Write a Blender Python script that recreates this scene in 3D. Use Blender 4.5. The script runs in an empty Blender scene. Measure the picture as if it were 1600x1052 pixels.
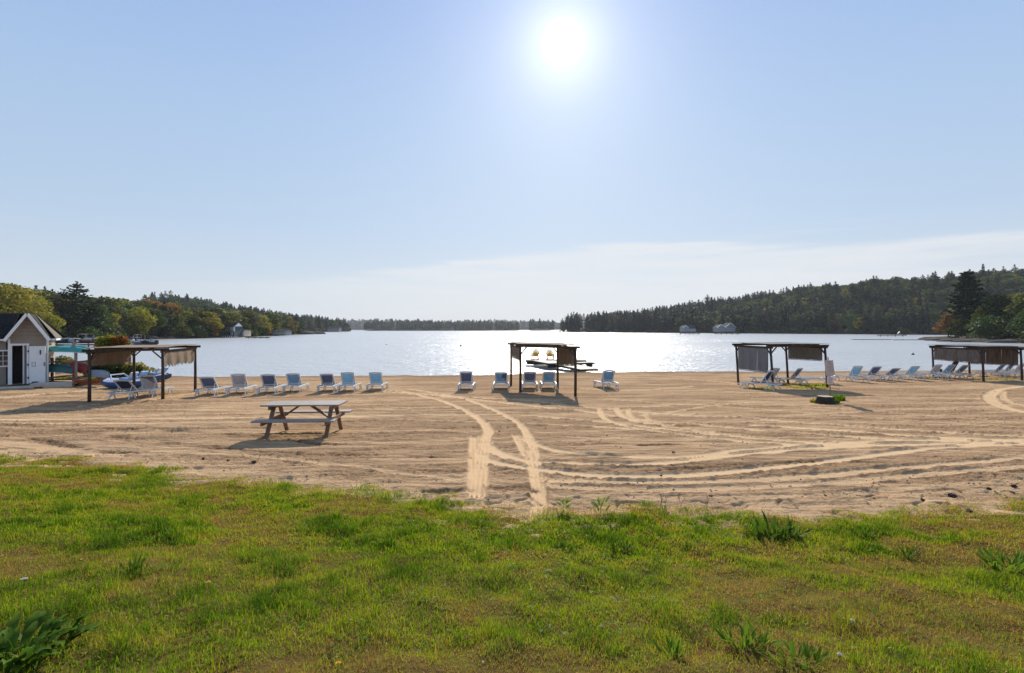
import bpy, math, random
import numpy as np
from mathutils import Vector, Matrix, Euler
R = math.radians
random.seed(7); rng = np.random.default_rng(11)
scene = bpy.context.scene
COL = scene.collection
F = 755.0; HZ = 514.5; CAMZ = 3.3

# ------------------------------------------------------------------ camera
cam = bpy.data.cameras.new('camera'); cam_o = bpy.data.objects.new('camera', cam); COL.objects.link(cam_o)
cam.lens = 17.0; cam.sensor_width = 36.0; cam.shift_y = -11.5/1600
cam.clip_start = 0.05; cam.clip_end = 20000
cam_o.location = (0, 0, CAMZ); cam_o.rotation_euler = (R(90), 0, 0)
scene.camera = cam_o

# ------------------------------------------------------------------ sun, sky, exposure
SUN = Vector((0.106, 1.0, 0.595)).normalized()
SUN_EL = math.asin(SUN.z); SUN_AZ = math.atan2(SUN.x, SUN.y)
sl = bpy.data.lights.new('sun', 'SUN'); sl.energy = 5.0; sl.angle = R(0.53); sl.color = (1.0, 0.91, 0.77)
so = bpy.data.objects.new('sun', sl); COL.objects.link(so)
so.rotation_euler = SUN.to_track_quat('Z', 'Y').to_euler()
so.location = (0, 0, 40)
world = bpy.data.worlds.new('World'); scene.world = world; world.use_nodes = True

def build_sky():
    nt = world.node_tree; nt.nodes.clear(); N = nt.nodes.new; L = nt.links.new
    def mth(op, a, b=None, c=None, clamp=False):
        n = N('ShaderNodeMath'); n.operation = op; n.use_clamp = clamp
        for i, v in enumerate((a, b, c)):
            if v is None: continue
            if isinstance(v, (int, float)): n.inputs[i].default_value = v
            else: L(v, n.inputs[i])
        return n.outputs[0]
    def maprange(v, a, b, c, d, smooth=True):
        n = N('ShaderNodeMapRange'); n.interpolation_type = 'SMOOTHSTEP' if smooth else 'LINEAR'
        L(v, n.inputs[0])
        for i, k in enumerate((a, b, c, d)): n.inputs[i+1].default_value = k
        return n.outputs[0]
    out = N('ShaderNodeOutputWorld'); bg = N('ShaderNodeBackground'); L(bg.outputs[0], out.inputs[0])
    sky = N('ShaderNodeTexSky'); sky.sky_type = 'NISHITA'; sky.sun_disc = False
    sky.sun_elevation = SUN_EL; sky.sun_rotation = SUN_AZ
    sky.altitude = 200; sky.air_density = 1.0; sky.dust_density = 1.2; sky.ozone_density = 1.3
    tc = N('ShaderNodeTexCoord'); nrm = N('ShaderNodeVectorMath'); nrm.operation = 'NORMALIZE'; L(tc.outputs['Generated'], nrm.inputs[0])
    d = nrm.outputs[0]
    dot = N('ShaderNodeVectorMath'); dot.operation = 'DOT_PRODUCT'; L(d, dot.inputs[0]); dot.inputs[1].default_value = SUN
    dt = mth('MAXIMUM', dot.outputs['Value'], 0.0)
    sep = N('ShaderNodeSeparateXYZ'); L(d, sep.inputs[0])
    x, y, z = sep.outputs
    hor = mth('SQRT', mth('ADD', mth('MULTIPLY', x, x), mth('MULTIPLY', y, y)))
    tanel = mth('DIVIDE', z, mth('MAXIMUM', hor, 0.02))
    az = mth('ARCTAN2', x, y)
    # tone of the clear sky : the physical sky, softened to the photograph's pale blue
    mul = N('ShaderNodeMix'); mul.data_type = 'RGBA'; mul.blend_type = 'MIX'
    s1 = N('ShaderNodeVectorMath'); s1.operation = 'SCALE'; L(sky.outputs[0], s1.inputs[0]); s1.inputs['Scale'].default_value = SKY_K
    mul.inputs[0].default_value = SKY_MIX
    L(s1.outputs[0], mul.inputs[6])
    ramp = N('ShaderNodeValToRGB'); L(maprange(tanel, -0.02, 0.95, 0, 1, False), ramp.inputs[0])
    cr = ramp.color_ramp; cr.elements[0].position = 0; cr.elements[0].color = (*SKYC[0], 1)
    cr.elements[1].position = 1; cr.elements[1].color = (*SKYC[-1], 1)
    for p, c in zip((0.08, 0.22, 0.45, 0.7), SKYC[1:-1]):
        e = cr.elements.new(p); e.color = (*c, 1)
    L(ramp.outputs[0], mul.inputs[7])
    # thin cloud bank low over the lake
    comb = N('ShaderNodeCombineXYZ'); L(mth('MULTIPLY', az, 2.2), comb.inputs[0]); L(mth('MULTIPLY', tanel, 26.0), comb.inputs[1])
    nz = N('ShaderNodeTexNoise'); nz.inputs['Scale'].default_value = 1.3; nz.inputs['Detail'].default_value = 9; nz.inputs['Roughness'].default_value = 0.6
    L(comb.outputs[0], nz.inputs['Vector'])
    nzv = mth('SUBTRACT', nz.outputs[0], 0.5)
    edge = mth('ADD', mth('SUBTRACT', maprange(az, -0.62, 0.22, 0.085, 0.172), maprange(az, 0.2, 0.85, 0.0, 0.030)), mth('MULTIPLY', nzv, 0.045))
    dd = mth('SUBTRACT', edge, tanel)
    bank = maprange(dd, -0.005, 0.014, 0.0, 1.0)
    fade = maprange(az, -0.75, -0.05, 0.0, 1.0)
    back = maprange(mth('ABSOLUTE', az), 1.9, 2.6, 1.0, 0.35)
    body = mth('MULTIPLY', mth('MULTIPLY', bank, fade), mth('MULTIPLY', back, mth('ADD', 0.78, mth('MULTIPLY', nzv, 2.6))))
    low = maprange(tanel, 0.0, 0.09, 0.35, 1.0)
    body = mth('MULTIPLY', body, low)
    # higher streaks on the right
    comb2 = N('ShaderNodeCombineXYZ'); L(mth('MULTIPLY', az, 1.6), comb2.inputs[0]); L(mth('MULTIPLY', mth('ADD', tanel, mth('MULTIPLY', az, 0.03)), 60.0), comb2.inputs[1]); comb2.inputs[2].default_value = 4.2
    nz2 = N('ShaderNodeTexNoise'); nz2.inputs['Scale'].default_value = 0.9; nz2.inputs['Detail'].default_value = 6; L(comb2.outputs[0], nz2.inputs['Vector'])
    st = mth('MULTIPLY', maprange(nz2.outputs[0], 0.5, 0.72, 0, 1), mth('MULTIPLY', maprange(tanel, 0.13, 0.15, 0, 1), maprange(tanel, 0.20, 0.165, 0, 1)))
    st = mth('MULTIPLY', st, mth('MULTIPLY', maprange(az, 0.15, 0.4, 0, 0.55), back))
    cloud = mth('MAXIMUM', body, st, clamp=True)
    mx = N('ShaderNodeMix'); mx.data_type = 'RGBA'; L(mth('MULTIPLY', cloud, 0.80), mx.inputs[0]); L(mul.outputs[2], mx.inputs[6])
    mx.inputs[7].default_value = (0.63/BG_S, 0.645/BG_S, 0.665/BG_S, 1)
    # light scattered round the sun
    a1 = mth('MULTIPLY', mth('POWER', dt, 6500.0), AUR[0]/BG_S)
    a2 = mth('MULTIPLY', mth('POWER', dt, 380.0), AUR[1]/BG_S)
    a3 = mth('MULTIPLY', mth('POWER', dt, 70.0), AUR[2]/BG_S)
    a4 = mth('MULTIPLY', mth('POWER', dt, 5.0), AUR[3]/BG_S)
    s = mth('ADD', mth('ADD', a1, a2), mth('ADD', a3, a4))
    col = N('ShaderNodeVectorMath'); col.operation = 'SCALE'; col.inputs[0].default_value = (1.0, 0.97, 0.93); L(s, col.inputs['Scale'])
    add = N('ShaderNodeVectorMath'); add.operation = 'ADD'; L(mx.outputs[2], add.inputs[0]); L(col.outputs[0], add.inputs[1])
    L(add.outputs[0], bg.inputs[0]); bg.inputs[1].default_value = BG_S
BG_S = 0.1
SKY_K = 1.0; SKY_MIX = 0.92
_c = lambda r, g, b: (r/BG_S/10*1.0, g/BG_S/10*1.0, b/BG_S/10*1.0)
SKYC = [tuple(v*10*0.78 for v in _c(*c)) for c in ((0.66,0.70,0.74),(0.60,0.68,0.765),(0.48,0.62,0.80),(0.39,0.555,0.81),(0.30,0.46,0.79),(0.25,0.41,0.76))]
AUR = (4.0, 0.27, 0.10, 0.045)
build_sky()
vs = scene.view_settings; vs.view_transform = 'Standard'; vs.look = 'None'; vs.exposure = 0.36; vs.gamma = 1.0; vs.use_curve_mapping = False
scene.cycles.max_bounces = 8; scene.cycles.transparent_max_bounces = 8; scene.cycles.volume_bounces = 0
scene.cycles.sample_clamp_indirect = 6.0

# ------------------------------------------------------------------ numpy noise
def _hash(ix, iy, seed):
    h = (ix.astype(np.int64)*374761393 + iy.astype(np.int64)*668265263 + seed*1442695041) & 0x7fffffff
    h = ((h ^ (h >> 13))*1274126177) & 0x7fffffff
    return ((h ^ (h >> 16)) & 0xffff)/65535.0
def vnoise(x, y, seed=0):
    x = np.asarray(x, float); y = np.asarray(y, float)
    ix = np.floor(x); iy = np.floor(y); fx = x-ix; fy = y-iy
    fx = fx*fx*(3-2*fx); fy = fy*fy*(3-2*fy)
    a = _hash(ix, iy, seed); b = _hash(ix+1, iy, seed); c = _hash(ix, iy+1, seed); d = _hash(ix+1, iy+1, seed)
    return (a*(1-fx)+b*fx)*(1-fy)+(c*(1-fx)+d*fx)*fy
def fbm(x, y, oct=4, seed=0, gain=0.5):
    s = 0; a = 1; t = 0
    for o in range(oct):
        s = s + a*vnoise(np.asarray(x)*2**o+17.3*o, np.asarray(y)*2**o-9.1*o, seed+o); t += a; a *= gain
    return s/t
def sstep(a, b, v):
    t = np.clip((np.asarray(v, float)-a)/(b-a), 0, 1); return t*t*(3-2*t)

# ------------------------------------------------------------------ terrain near the camera
EX = [-30,-15,-9.9,-7.9,-6.27,-4.0,-2.37,-0.89,0.42,1.65,3.3,5.05,7.1,12,30]
EY = [10.2,9.6,9.3,9.17,8.6,7.6,7.15,6.7,6.35,6.2,6.2,6.35,6.7,7.6,9.5]
def edgeY(x): return np.interp(x, EX, EY)
SX = [-140,-80,-60,-45,-36,-30,-26,-23,-21,-9,-2,1.5,4,12,32,60,100,140]
SY = [60,50,46,43,39,36.5,34.5,33.6,33,33.9,34.3,35.4,36.4,36.8,38,42,60,85]
def shoreY(x): return np.interp(x, SX, SY)
ZY = [-40,5,8,11.3,16,21,28,34.5,38,45,60,100,400]
ZZ = [0.95,0.95,0.86,0.76,0.56,0.40,0.17,0.0,-0.12,-0.5,-1.5,-3,-6]
def gz(x, y):
    x = np.asarray(x, float); y = np.asarray(y, float)
    ys = np.where(y > 14, 14+(y-14)*20.5/(shoreY(x)-14), y)
    z = np.interp(ys, ZY, ZZ)
    e = edgeY(x)
    z = z + 0.80*sstep(0, 1, (e-y)/7.0)
    z = z + 0.05*(fbm(x*0.25, y*0.25, 3, 5)-0.5)*np.clip((shoreY(x)-y)/8, 0, 1)
    return z
def g(x, y): return float(gz(x, y))
def P(px, py):
    """ground point seen at pixel (px, py) of the 1600 wide picture"""
    u = (px-800)/F; v = (HZ-py)/F
    d = 3.0
    for i in range(60):
        z = float(gz(u*d, d)); nd = (z-CAMZ)/v; d = d*0.6+nd*0.4
    return Vector((u*d, d, float(gz(u*d, d))))
def AT(px, D): return (px-800)/F*D
def ZAT(py, D): return CAMZ+(HZ-py)/F*D

# ------------------------------------------------------------------ materials
def mat(name, color=(0.5,0.5,0.5), rough=0.6, noise=0.0, scale=8.0, spec=0.5, bump=0.0, bscale=40.0, transl=0.0, rand=0.0, metallic=0.0, stretch=None, color2=None, fac=1.0):
    m = bpy.data.materials.new(name); m.use_nodes = True; nt = m.node_tree; N = nt.nodes.new; L = nt.links.new
    b = nt.nodes['Principled BSDF']; b.inputs['Roughness'].default_value = rough; b.inputs['Metallic'].default_value = metallic
    b.inputs['Specular IOR Level'].default_value = spec
    tc = N('ShaderNodeTexCoord'); mp = N('ShaderNodeMapping'); L(tc.outputs['Object'], mp.inputs[0])
    if stretch: mp.inputs['Scale'].default_value = stretch
    nz = N('ShaderNodeTexNoise'); nz.inputs['Scale'].default_value = scale; nz.inputs['Detail'].default_value = 6; nz.inputs['Roughness'].default_value = 0.65; L(mp.outputs[0], nz.inputs[0])
    c2 = color2 or tuple(max(0, c*(1-noise)) for c in color); c1 = color if color2 else tuple(min(1, c*(1+noise*0.6)) for c in color)
    mr = N('ShaderNodeMapRange'); mr.inputs[1].default_value = 0.32; mr.inputs[2].default_value = 0.68; L(nz.outputs[0], mr.inputs[0])
    mx = N('ShaderNodeMix'); mx.data_type = 'RGBA'; L(mr.outputs[0], mx.inputs[0]); mx.inputs[6].default_value = (*c2, 1); mx.inputs[7].default_value = (*c1, 1)
    colo = mx.outputs[2]
    if rand > 0:
        oi = N('ShaderNodeObjectInfo'); hs = N('ShaderNodeHueSaturation')
        r1 = N('ShaderNodeMapRange'); L(oi.outputs['Random'], r1.inputs[0]); r1.inputs[3].default_value = 1-rand; r1.inputs[4].default_value = 1+rand
        L(r1.outputs[0], hs.inputs['Value']); L(colo, hs.inputs['Color']); colo = hs.outputs[0]
    L(colo, b.inputs['Base Color'])
    if bump > 0:
        nb = N('ShaderNodeTexNoise'); nb.inputs['Scale'].default_value = bscale; nb.inputs['Detail'].default_value = 5; L(mp.outputs[0], nb.inputs[0])
        bp = N('ShaderNodeBump'); bp.inputs['Strength'].default_value = 1.0; bp.inputs['Distance'].default_value = bump; L(nb.outputs[0], bp.inputs['Height']); L(bp.outputs[0], b.inputs['Normal'])
    if transl > 0:
        tr = N('ShaderNodeBsdfTranslucent'); L(colo, tr.inputs[0]); ms = N('ShaderNodeMixShader'); ms.inputs[0].default_value = transl
        L(b.outputs[0], ms.inputs[1]); L(tr.outputs[0], ms.inputs[2]); L(ms.outputs[0], nt.nodes['Material Output'].inputs[0])
    return m

def foliage_mat(name, c1, c2, transl=0.35, hue=0.02, val=0.25):
    """leaf colour: c1..c2 by a per-leaf attribute, shifted per tree"""
    m = bpy.data.materials.new(name); m.use_nodes = True; nt = m.node_tree; N = nt.nodes.new; L = nt.links.new
    b = nt.nodes['Principled BSDF']; b.inputs['Roughness'].default_value = 0.6; b.inputs['Specular IOR Level'].default_value = 0.08
    at = N('ShaderNodeAttribute'); at.attribute_name = 'leaf'; oi = N('ShaderNodeObjectInfo')
    mx = N('ShaderNodeMix'); mx.data_type = 'RGBA'; L(at.outputs['Fac'], mx.inputs[0]); mx.inputs[6].default_value = (*c1, 1); mx.inputs[7].default_value = (*c2, 1)
    hs = N('ShaderNodeHueSaturation'); L(mx.outputs[2], hs.inputs['Color'])
    r1 = N('ShaderNodeMapRange'); L(oi.outputs['Random'], r1.inputs[0]); r1.inputs[3].default_value = 1-val; r1.inputs[4].default_value = 1+val; L(r1.outputs[0], hs.inputs['Value'])
    wn = N('ShaderNodeTexWhiteNoise'); wn.noise_dimensions = '1D'; L(oi.outputs['Random'], wn.inputs['W'])
    r2 = N('ShaderNodeMapRange'); L(wn.outputs[0], r2.inputs[0]); r2.inputs[3].default_value = 0.5-hue; r2.inputs[4].default_value = 0.5+hue; L(r2.outputs[0], hs.inputs['Hue'])
    L(hs.outputs[0], b.inputs['Base Color'])
    tr = N('ShaderNodeBsdfTranslucent'); L(hs.outputs[0], tr.inputs[0]); ms = N('ShaderNodeMixShader'); ms.inputs[0].default_value = transl
    L(b.outputs[0], ms.inputs[1]); L(tr.outputs[0], ms.inputs[2]); L(ms.outputs[0], nt.nodes['Material Output'].inputs[0])
    return m

M = {}
M['white_plastic'] = mat('white_plastic', (0.66,0.66,0.65), 0.45, 0.10, 6)
M['wood_dark'] = mat('dark_stained_wood', (0.065,0.046,0.034), 0.8, 0.4, 3, spec=0.25, stretch=(6,6,1), bump=0.004)
M['wood_grey'] = mat('weathered_wood', (0.30,0.25,0.21), 0.6, 0.35, 5, stretch=(1,9,9), bump=0.003)
M['wood_brown'] = mat('brown_wood', (0.20,0.12,0.075), 0.75, 0.4, 5, stretch=(3,3,3), bump=0.003)
M['wood_pale'] = mat('pale_deck_wood', (0.55,0.46,0.36), 0.75, 0.2, 4, stretch=(1,7,7), bump=0.002)
M['reed'] = mat('dried_reed', (0.30,0.22,0.15), 0.9, 0.45, 9, stretch=(6,6,0.6), transl=0.22)
M['reed_grey'] = mat('greyed_reed', (0.25,0.255,0.26), 0.9, 0.4, 9, stretch=(6,6,0.6), transl=0.2)
M['black'] = mat('black_plastic', (0.02,0.02,0.022), 0.5, 0.2)
M['white_paint'] = mat('white_paint', (0.80,0.80,0.79), 0.5, 0.06, 5)
M['glass'] = mat('window_glass', (0.03,0.04,0.05), 0.08, 0.2, spec=0.8)
M['bark'] = mat('bark', (0.06,0.045,0.035), 0.95, 0.4, 4, spec=0.1)
M['rock'] = mat('granite', (0.11,0.09,0.08), 0.95, 0.45, 1.2, spec=0.06, bump=0.05, bscale=3)
for k, c in dict(sling_navy=(0.035,0.045,0.085), sling_blue=(0.06,0.115,0.20), sling_light=(0.09,0.19,0.31), sling_grey=(0.13,0.13,0.16)).items():
    M[k] = mat(k, c, 0.75, 0.22, 5, transl=0.35)

# ------------------------------------------------------------------ mesh helpers
class MB:
    def __init__(s): s.v = []; s.f = []
    def add(s, vs, fs):
        o = len(s.v); s.v += [tuple(p) for p in vs]; s.f += [tuple(i+o for i in f) for f in fs]; return s
    def box(s, c, d, rot=None):
        hx, hy, hz = d[0]/2, d[1]/2, d[2]/2
        pts = [Vector((sx*hx, sy*hy, sz*hz)) for sz in (-1,1) for sy in (-1,1) for sx in (-1,1)]
        if rot is not None:
            m = rot if isinstance(rot, Matrix) else Euler(rot).to_matrix(); pts = [m @ p for p in pts]
        c = Vector(c); return s.add([p+c for p in pts], [(0,2,3,1),(4,5,7,6),(0,1,5,4),(2,6,7,3),(0,4,6,2),(1,3,7,5)])
    def bar(s, a, b, w, h=None, up=(0,0,1), taper=1.0):
        """rectangular bar a->b, w across, h along up"""
        a = Vector(a); b = Vector(b); h = w if h is None else h
        d = (b-a).normalized(); upv = Vector(up)
        if abs(d.dot(upv)) > 0.98: upv = Vector((0,1,0))
        x = d.cross(upv).normalized(); y = x.cross(d).normalized()
        v = []
        for p, k in ((a, 1), (b, taper)):
            for sx, sy in ((-1,-1),(1,-1),(1,1),(-1,1)): v.append(p+x*sx*w/2*k+y*sy*h/2*k)
        return s.add(v, [(3,2,1,0),(4,5,6,7),(0,1,5,4),(1,2,6,5),(2,3,7,6),(3,0,4,7)])
    def tube(s, pts, r, n=8, caps=True):
        pts = [Vector(p) for p in pts]; rs = r if isinstance(r, (list, tuple)) else [r]*len(pts)
        o = len(s.v); up = Vector((0,0,1))
        for i, p in enumerate(pts):
            d = (pts[min(i+1, len(pts)-1)]-pts[max(i-1, 0)]).normalized()
            u = up if abs(d.dot(up)) < 0.95 else Vector((0,1,0))
            x = d.cross(u).normalized(); y = x.cross(d).normalized()
            for k in range(n):
                a = 2*math.pi*k/n; s.v.append(tuple(p+(x*math.cos(a)+y*math.sin(a))*rs[i]))
        for i in range(len(pts)-1):
            for k in range(n):
                k2 = (k+1) % n; s.f.append((o+i*n+k, o+i*n+k2, o+(i+1)*n+k2, o+(i+1)*n+k))
        if caps:
            s.f.append(tuple(o+k for k in reversed(range(n)))); s.f.append(tuple(o+(len(pts)-1)*n+k for k in range(n)))
        return s
    def grid(s, rows):
        o = len(s.v); n = len(rows[0])
        for r_ in rows: s.v += [tuple(p) for p in r_]
        for i in range(len(rows)-1):
            for k in range(n-1): s.f.append((o+i*n+k, o+i*n+k+1, o+(i+1)*n+k+1, o+(i+1)*n+k))
        return s
    def prism(s, poly, a, b):
        """polygon (list of 3D) extruded by vector from a to b"""
        n = len(poly); a = Vector(a); b = Vector(b)
        return s.add([Vector(p)+a for p in poly]+[Vector(p)+b for p in poly], [tuple(reversed(range(n))), tuple(range(n, 2*n))]+[(i, (i+1) % n, n+(i+1) % n, n+i) for i in range(n)])
    def mesh(s, name, m, smooth=False):
        me = bpy.data.meshes.new(name); me.from_pydata(s.v, [], s.f); me.materials.append(m)
        if smooth: me.polygons.foreach_set('use_smooth', [True]*len(me.polygons))
        me.update(); return me
    def build(s, name, m, parent=None, smooth=False):
        return link(name, s.mesh(name, m, smooth), parent)
def link(name, me, parent=None, loc=None):
    o = bpy.data.objects.new(name, me); COL.objects.link(o)
    if parent is not None: o.parent = parent
    if loc is not None: o.location = loc
    return o
def empty(name, loc=(0,0,0), rz=0.0, label=None, cat=None, group=None):
    o = bpy.data.objects.new(name, None); COL.objects.link(o); o.location = loc; o.rotation_euler = (0, 0, rz); o.empty_display_size = 0.3
    return tag(o, label, cat, group)
def tag(o, label=None, cat=None, group=None, kind=None):
    if label: o['label'] = label
    if cat: o['category'] = cat
    if group: o['group'] = group
    if kind: o['kind'] = kind
    return o
KIDS = {}
def kids(o): return [c for c in COL.objects if c.parent is o]
def copy_tree(o, cache, loc, rz, label=None, sc=None):
    """cache: list of (part, [sub-parts]) gathered once"""
    c = o.copy(); COL.objects.link(c); c.location = loc; c.rotation_euler = (0, 0, rz)
    if sc is not None: c.scale = sc
    if label: c['label'] = label
    res = {}
    for p, subs in cache:
        q = p.copy(); COL.objects.link(q); q.parent = c; res.setdefault(p.name.split('.')[0], []).append(q)
        for s_ in subs:
            t = s_.copy(); COL.objects.link(t); t.parent = q
    return c, res
def gather(o):
    allo = list(COL.objects); return [(p, [s_ for s_ in allo if s_.parent is p]) for p in allo if p.parent is o]
def np_mesh(name, co, quads=None, tris=None, attrs=None, material=None, smooth=False):
    me = bpy.data.meshes.new(name); me.vertices.add(len(co)); me.vertices.foreach_set('co', np.asarray(co, np.float32).ravel())
    parts = []; tot = []
    if quads is not None and len(quads): parts.append(np.asarray(quads, np.int32).ravel()); tot.append(np.full(len(quads), 4, np.int32))
    if tris is not None and len(tris): parts.append(np.asarray(tris, np.int32).ravel()); tot.append(np.full(len(tris), 3, np.int32))
    lv = np.concatenate(parts); lt = np.concatenate(tot); ls = np.concatenate([[0], np.cumsum(lt)[:-1]]).astype(np.int32)
    me.loops.add(len(lv)); me.loops.foreach_set('vertex_index', lv); me.polygons.add(len(lt)); me.polygons.foreach_set('loop_start', ls)
    try: me.polygons.foreach_set('loop_total', lt)
    except Exception: pass
    if smooth: me.polygons.foreach_set('use_smooth', np.ones(len(lt), bool))
    for k, v in (attrs or {}).items():
        a = me.attributes.new(k, 'FLOAT', 'POINT'); a.data.foreach_set('value', np.asarray(v, np.float32))
    if material: me.materials.append(material)
    me.update(calc_edges=True); return me
def gridquads(nr, nc):
    i = np.arange(nr-1)[:, None]*nc+np.arange(nc-1)[None, :]; i = i.ravel()
    return np.stack([i, i+1, i+nc+1, i+nc], 1)
def scatter_gn(name, colname, templates, pos, rot, scl, idx, kind='stuff'):
    """stuff: instances of the template meshes on points, through geometry nodes"""
    coll = bpy.data.collections.get(colname)
    if coll is None:
        coll = bpy.data.collections.new(colname)
        for i, me in enumerate(templates):
            coll.objects.link(bpy.data.objects.new('%s_%02d' % (colname, i), me))
    me = bpy.data.meshes.new(name); me.vertices.add(len(pos)); me.vertices.foreach_set('co', np.asarray(pos, np.float32).ravel())
    for k, v in (('rot', rot), ('scl', scl)):
        a = me.attributes.new(k, 'FLOAT_VECTOR', 'POINT'); a.data.foreach_set('vector', np.asarray(v, np.float32).ravel())
    a = me.attributes.new('idx', 'INT', 'POINT'); a.data.foreach_set('value', np.asarray(idx, np.int32))
    o = link(name, me); o['kind'] = kind
    ng = bpy.data.node_groups.new(name, 'GeometryNodeTree')
    ng.interface.new_socket('Geometry', in_out='INPUT', socket_type='NodeSocketGeometry'); ng.interface.new_socket('Geometry', in_out='OUTPUT', socket_type='NodeSocketGeometry')
    N = ng.nodes.new; L = ng.links.new
    gi = N('NodeGroupInput'); go = N('NodeGroupOutput'); ip = N('GeometryNodeInstanceOnPoints'); ci = N('GeometryNodeCollectionInfo')
    ci.inputs['Collection'].default_value = coll; ci.inputs['Separate Children'].default_value = True; ci.inputs['Reset Children'].default_value = True
    L(gi.outputs[0], ip.inputs['Points']); L(ci.outputs[0], ip.inputs['Instance']); ip.inputs['Pick Instance'].default_value = True
    for nm, typ, sock in (('rot','FLOAT_VECTOR','Rotation'),('scl','FLOAT_VECTOR','Scale'),('idx','INT','Instance Index')):
        na = N('GeometryNodeInputNamedAttribute'); na.data_type = typ; na.inputs['Name'].default_value = nm
        L(na.outputs['Attribute'], ip.inputs[sock])
    L(ip.outputs[0], go.inputs[0])
    md = o.modifiers.new('scatter', 'NODES'); md.node_group = ng
    return o
# ------------------------------------------------------------------ sand beach
TRACKS = [  # (width m, strength, tread, pixels)
 (0.26,1.0,1,[(745,776),(750,745),(755,706),(759,684),(764,674),(753,659),(737,647),(716,636),(690,626),(662,619),(631,612),(600,609)]),
 (0.22,0.9,1,[(741,770),(741,703),(741,683)]),
 (0.22,1.0,1,[(841,806),(842,775),(837,737),(833,703),(825,681),(816,667),(800,655),(775,642),(741,628),(719,621),(678,614),(640,608)]),
 (0.20,0.9,1,[(806,681),(815,697),(826,714),(835,740)]),
 (0.28,1.0,0,[(0,655),(200,654),(400,652),(600,649),(787,648),(912,656),(1006,666),(1100,677),(1256,690),(1400,694)]),
 (0.24,0.9,0,[(0,661),(300,660),(600,656),(725,659),(819,662),(944,667),(1037,675),(1100,683),(1256,694),(1462,693)]),
 (0.30,0.9,0,[(600,612),(725,620),(819,625),(881,633),(944,639),(1006,644),(1100,650),(1153,652),(1256,660),(1359,667),(1462,674),(1600,682),(1700,688)]),
 (0.28,0.85,0,[(660,615),(740,624),(850,636),(912,642),(975,652),(1037,659),(1100,664),(1200,673),(1300,680),(1450,688),(1600,690),(1700,693)]),
 (0.30,1.0,0,[(758,692),(775,706),(819,719),(881,723),(975,726),(1050,722),(1153,710),(1256,700),(1359,696),(1462,693),(1600,694),(1700,698)]),
 (0.30,1.0,0,[(750,710),(762,719),(803,728),(850,734),(912,741),(975,744),(1050,743),(1153,736),(1256,725),(1342,715),(1428,703),(1531,696),(1640,692)]),
 (0.26,0.9,0,[(820,685),(844,697),(881,705),(944,711),(1037,714),(1100,711),(1153,703),(1256,694),(1359,689),(1500,686)]),
 (0.4,0.9,0,[(1180,664),(1300,671),(1400,679),(1500,684),(1620,687)]),
 (0.20,0.9,0,[(937,641),(942,652),(960,661),(990,668),(1060,678)]),
 (0.20,0.9,0,[(962,639),(972,650),(995,659),(1030,664),(1100,674),(1200,686)]),
 (0.18,0.8,0,[(981,639),(984,650),(1000,658),(1050,664)]),
 (0.18,0.7,0,[(930,640),(980,637),(1060,633),(1120,631)]),
 (0.18,0.7,0,[(1000,650),(1060,642),(1110,634),(1180,628)]),
 (0.16,0.6,0,[(1006,644),(1012,654),(1030,661)]),
 (0.40,0.8,0,[(1640,650),(1580,640),(1550,628),(1545,618),(1560,609),(1600,603)]),
 (0.25,0.6,0,[(1640,640),(1590,632),(1566,622),(1566,612)]),
 (0.20,1.0,0,[(120,636),(142,633),(200,627),(256,622),(330,611),(420,605),(520,604),(600,606)]),
 (0.40,0.5,0,[(0,690),(60,696),(120,704),(180,710)]),
 (0.7,0.6,0,[(0,622),(60,616),(120,612),(150,608)]),
 (0.5,0.45,0,[(960,588),(1060,592),(1140,598),(1180,606)]),
 (0.35,0.5,0,[(905,606),(960,610),(1020,608),(1080,604)]),
 (0.25,0.4,0,[(0,640),(200,640),(400,641),(600,640),(760,640)]), (0.2,0.35,0,[(0,668),(250,672),(500,676),(700,672)]), (0.2,0.4,0,[(150,700),(300,706),(480,720),(650,742),(735,752)]),
 (0.24,0.55,0,[(860,760),(1000,765),(1200,760),(1400,745),(1600,728)]), (0.26,0.7,0,[(860,750),(1050,754),(1250,745),(1450,728),(1600,715)]), (0.2,0.35,0,[(870,775),(1100,780),(1300,772),(1600,748)]),
 (0.3,0.4,0,[(1100,610),(1300,618),(1500,622),(1600,626)]), (0.25,0.4,0,[(960,625),(1200,640),(1400,655),(1600,668)]), (0.25,0.4,0,[(620,625),(400,628),(200,634),(60,640)]), (0.25,0.4,0,[(1200,650),(1400,640),(1600,632)]),
 (0.25,0.35,0,[(0,648),(160,647),(380,646),(600,645),(800,644),(930,648)]), (0.25,0.35,0,[(1150,632),(1280,636),(1420,647),(1600,660)]),
 (0.3,0.45,0,[(200,650),(330,646),(480,642),(620,638),(700,636)]),
]
FURROWS = [(0.14,[(0,681),(40,684),(90,692),(150,702),(220,706)]),(0.12,[(100,672),(200,684),(330,697),(430,706),(600,712),(700,712)]),(0.12,[(60,668),(180,671),(320,675),(480,690),(640,697)]),
           (0.10,[(850,706),(920,710),(1010,713)]),(0.10,[(940,729),(1040,733),(1160,726),(1290,717)]),(0.10,[(620,762),(680,768),(735,764)]),(0.12,[(760,764),(800,760),(830,765)]),(0.08,[(1180,698),(1260,701),(1330,703)]),
           (0.10,[(960,697),(1060,694),(1200,700)]),(0.10,[(0,664),(140,668),(280,666),(420,668)])]
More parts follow.
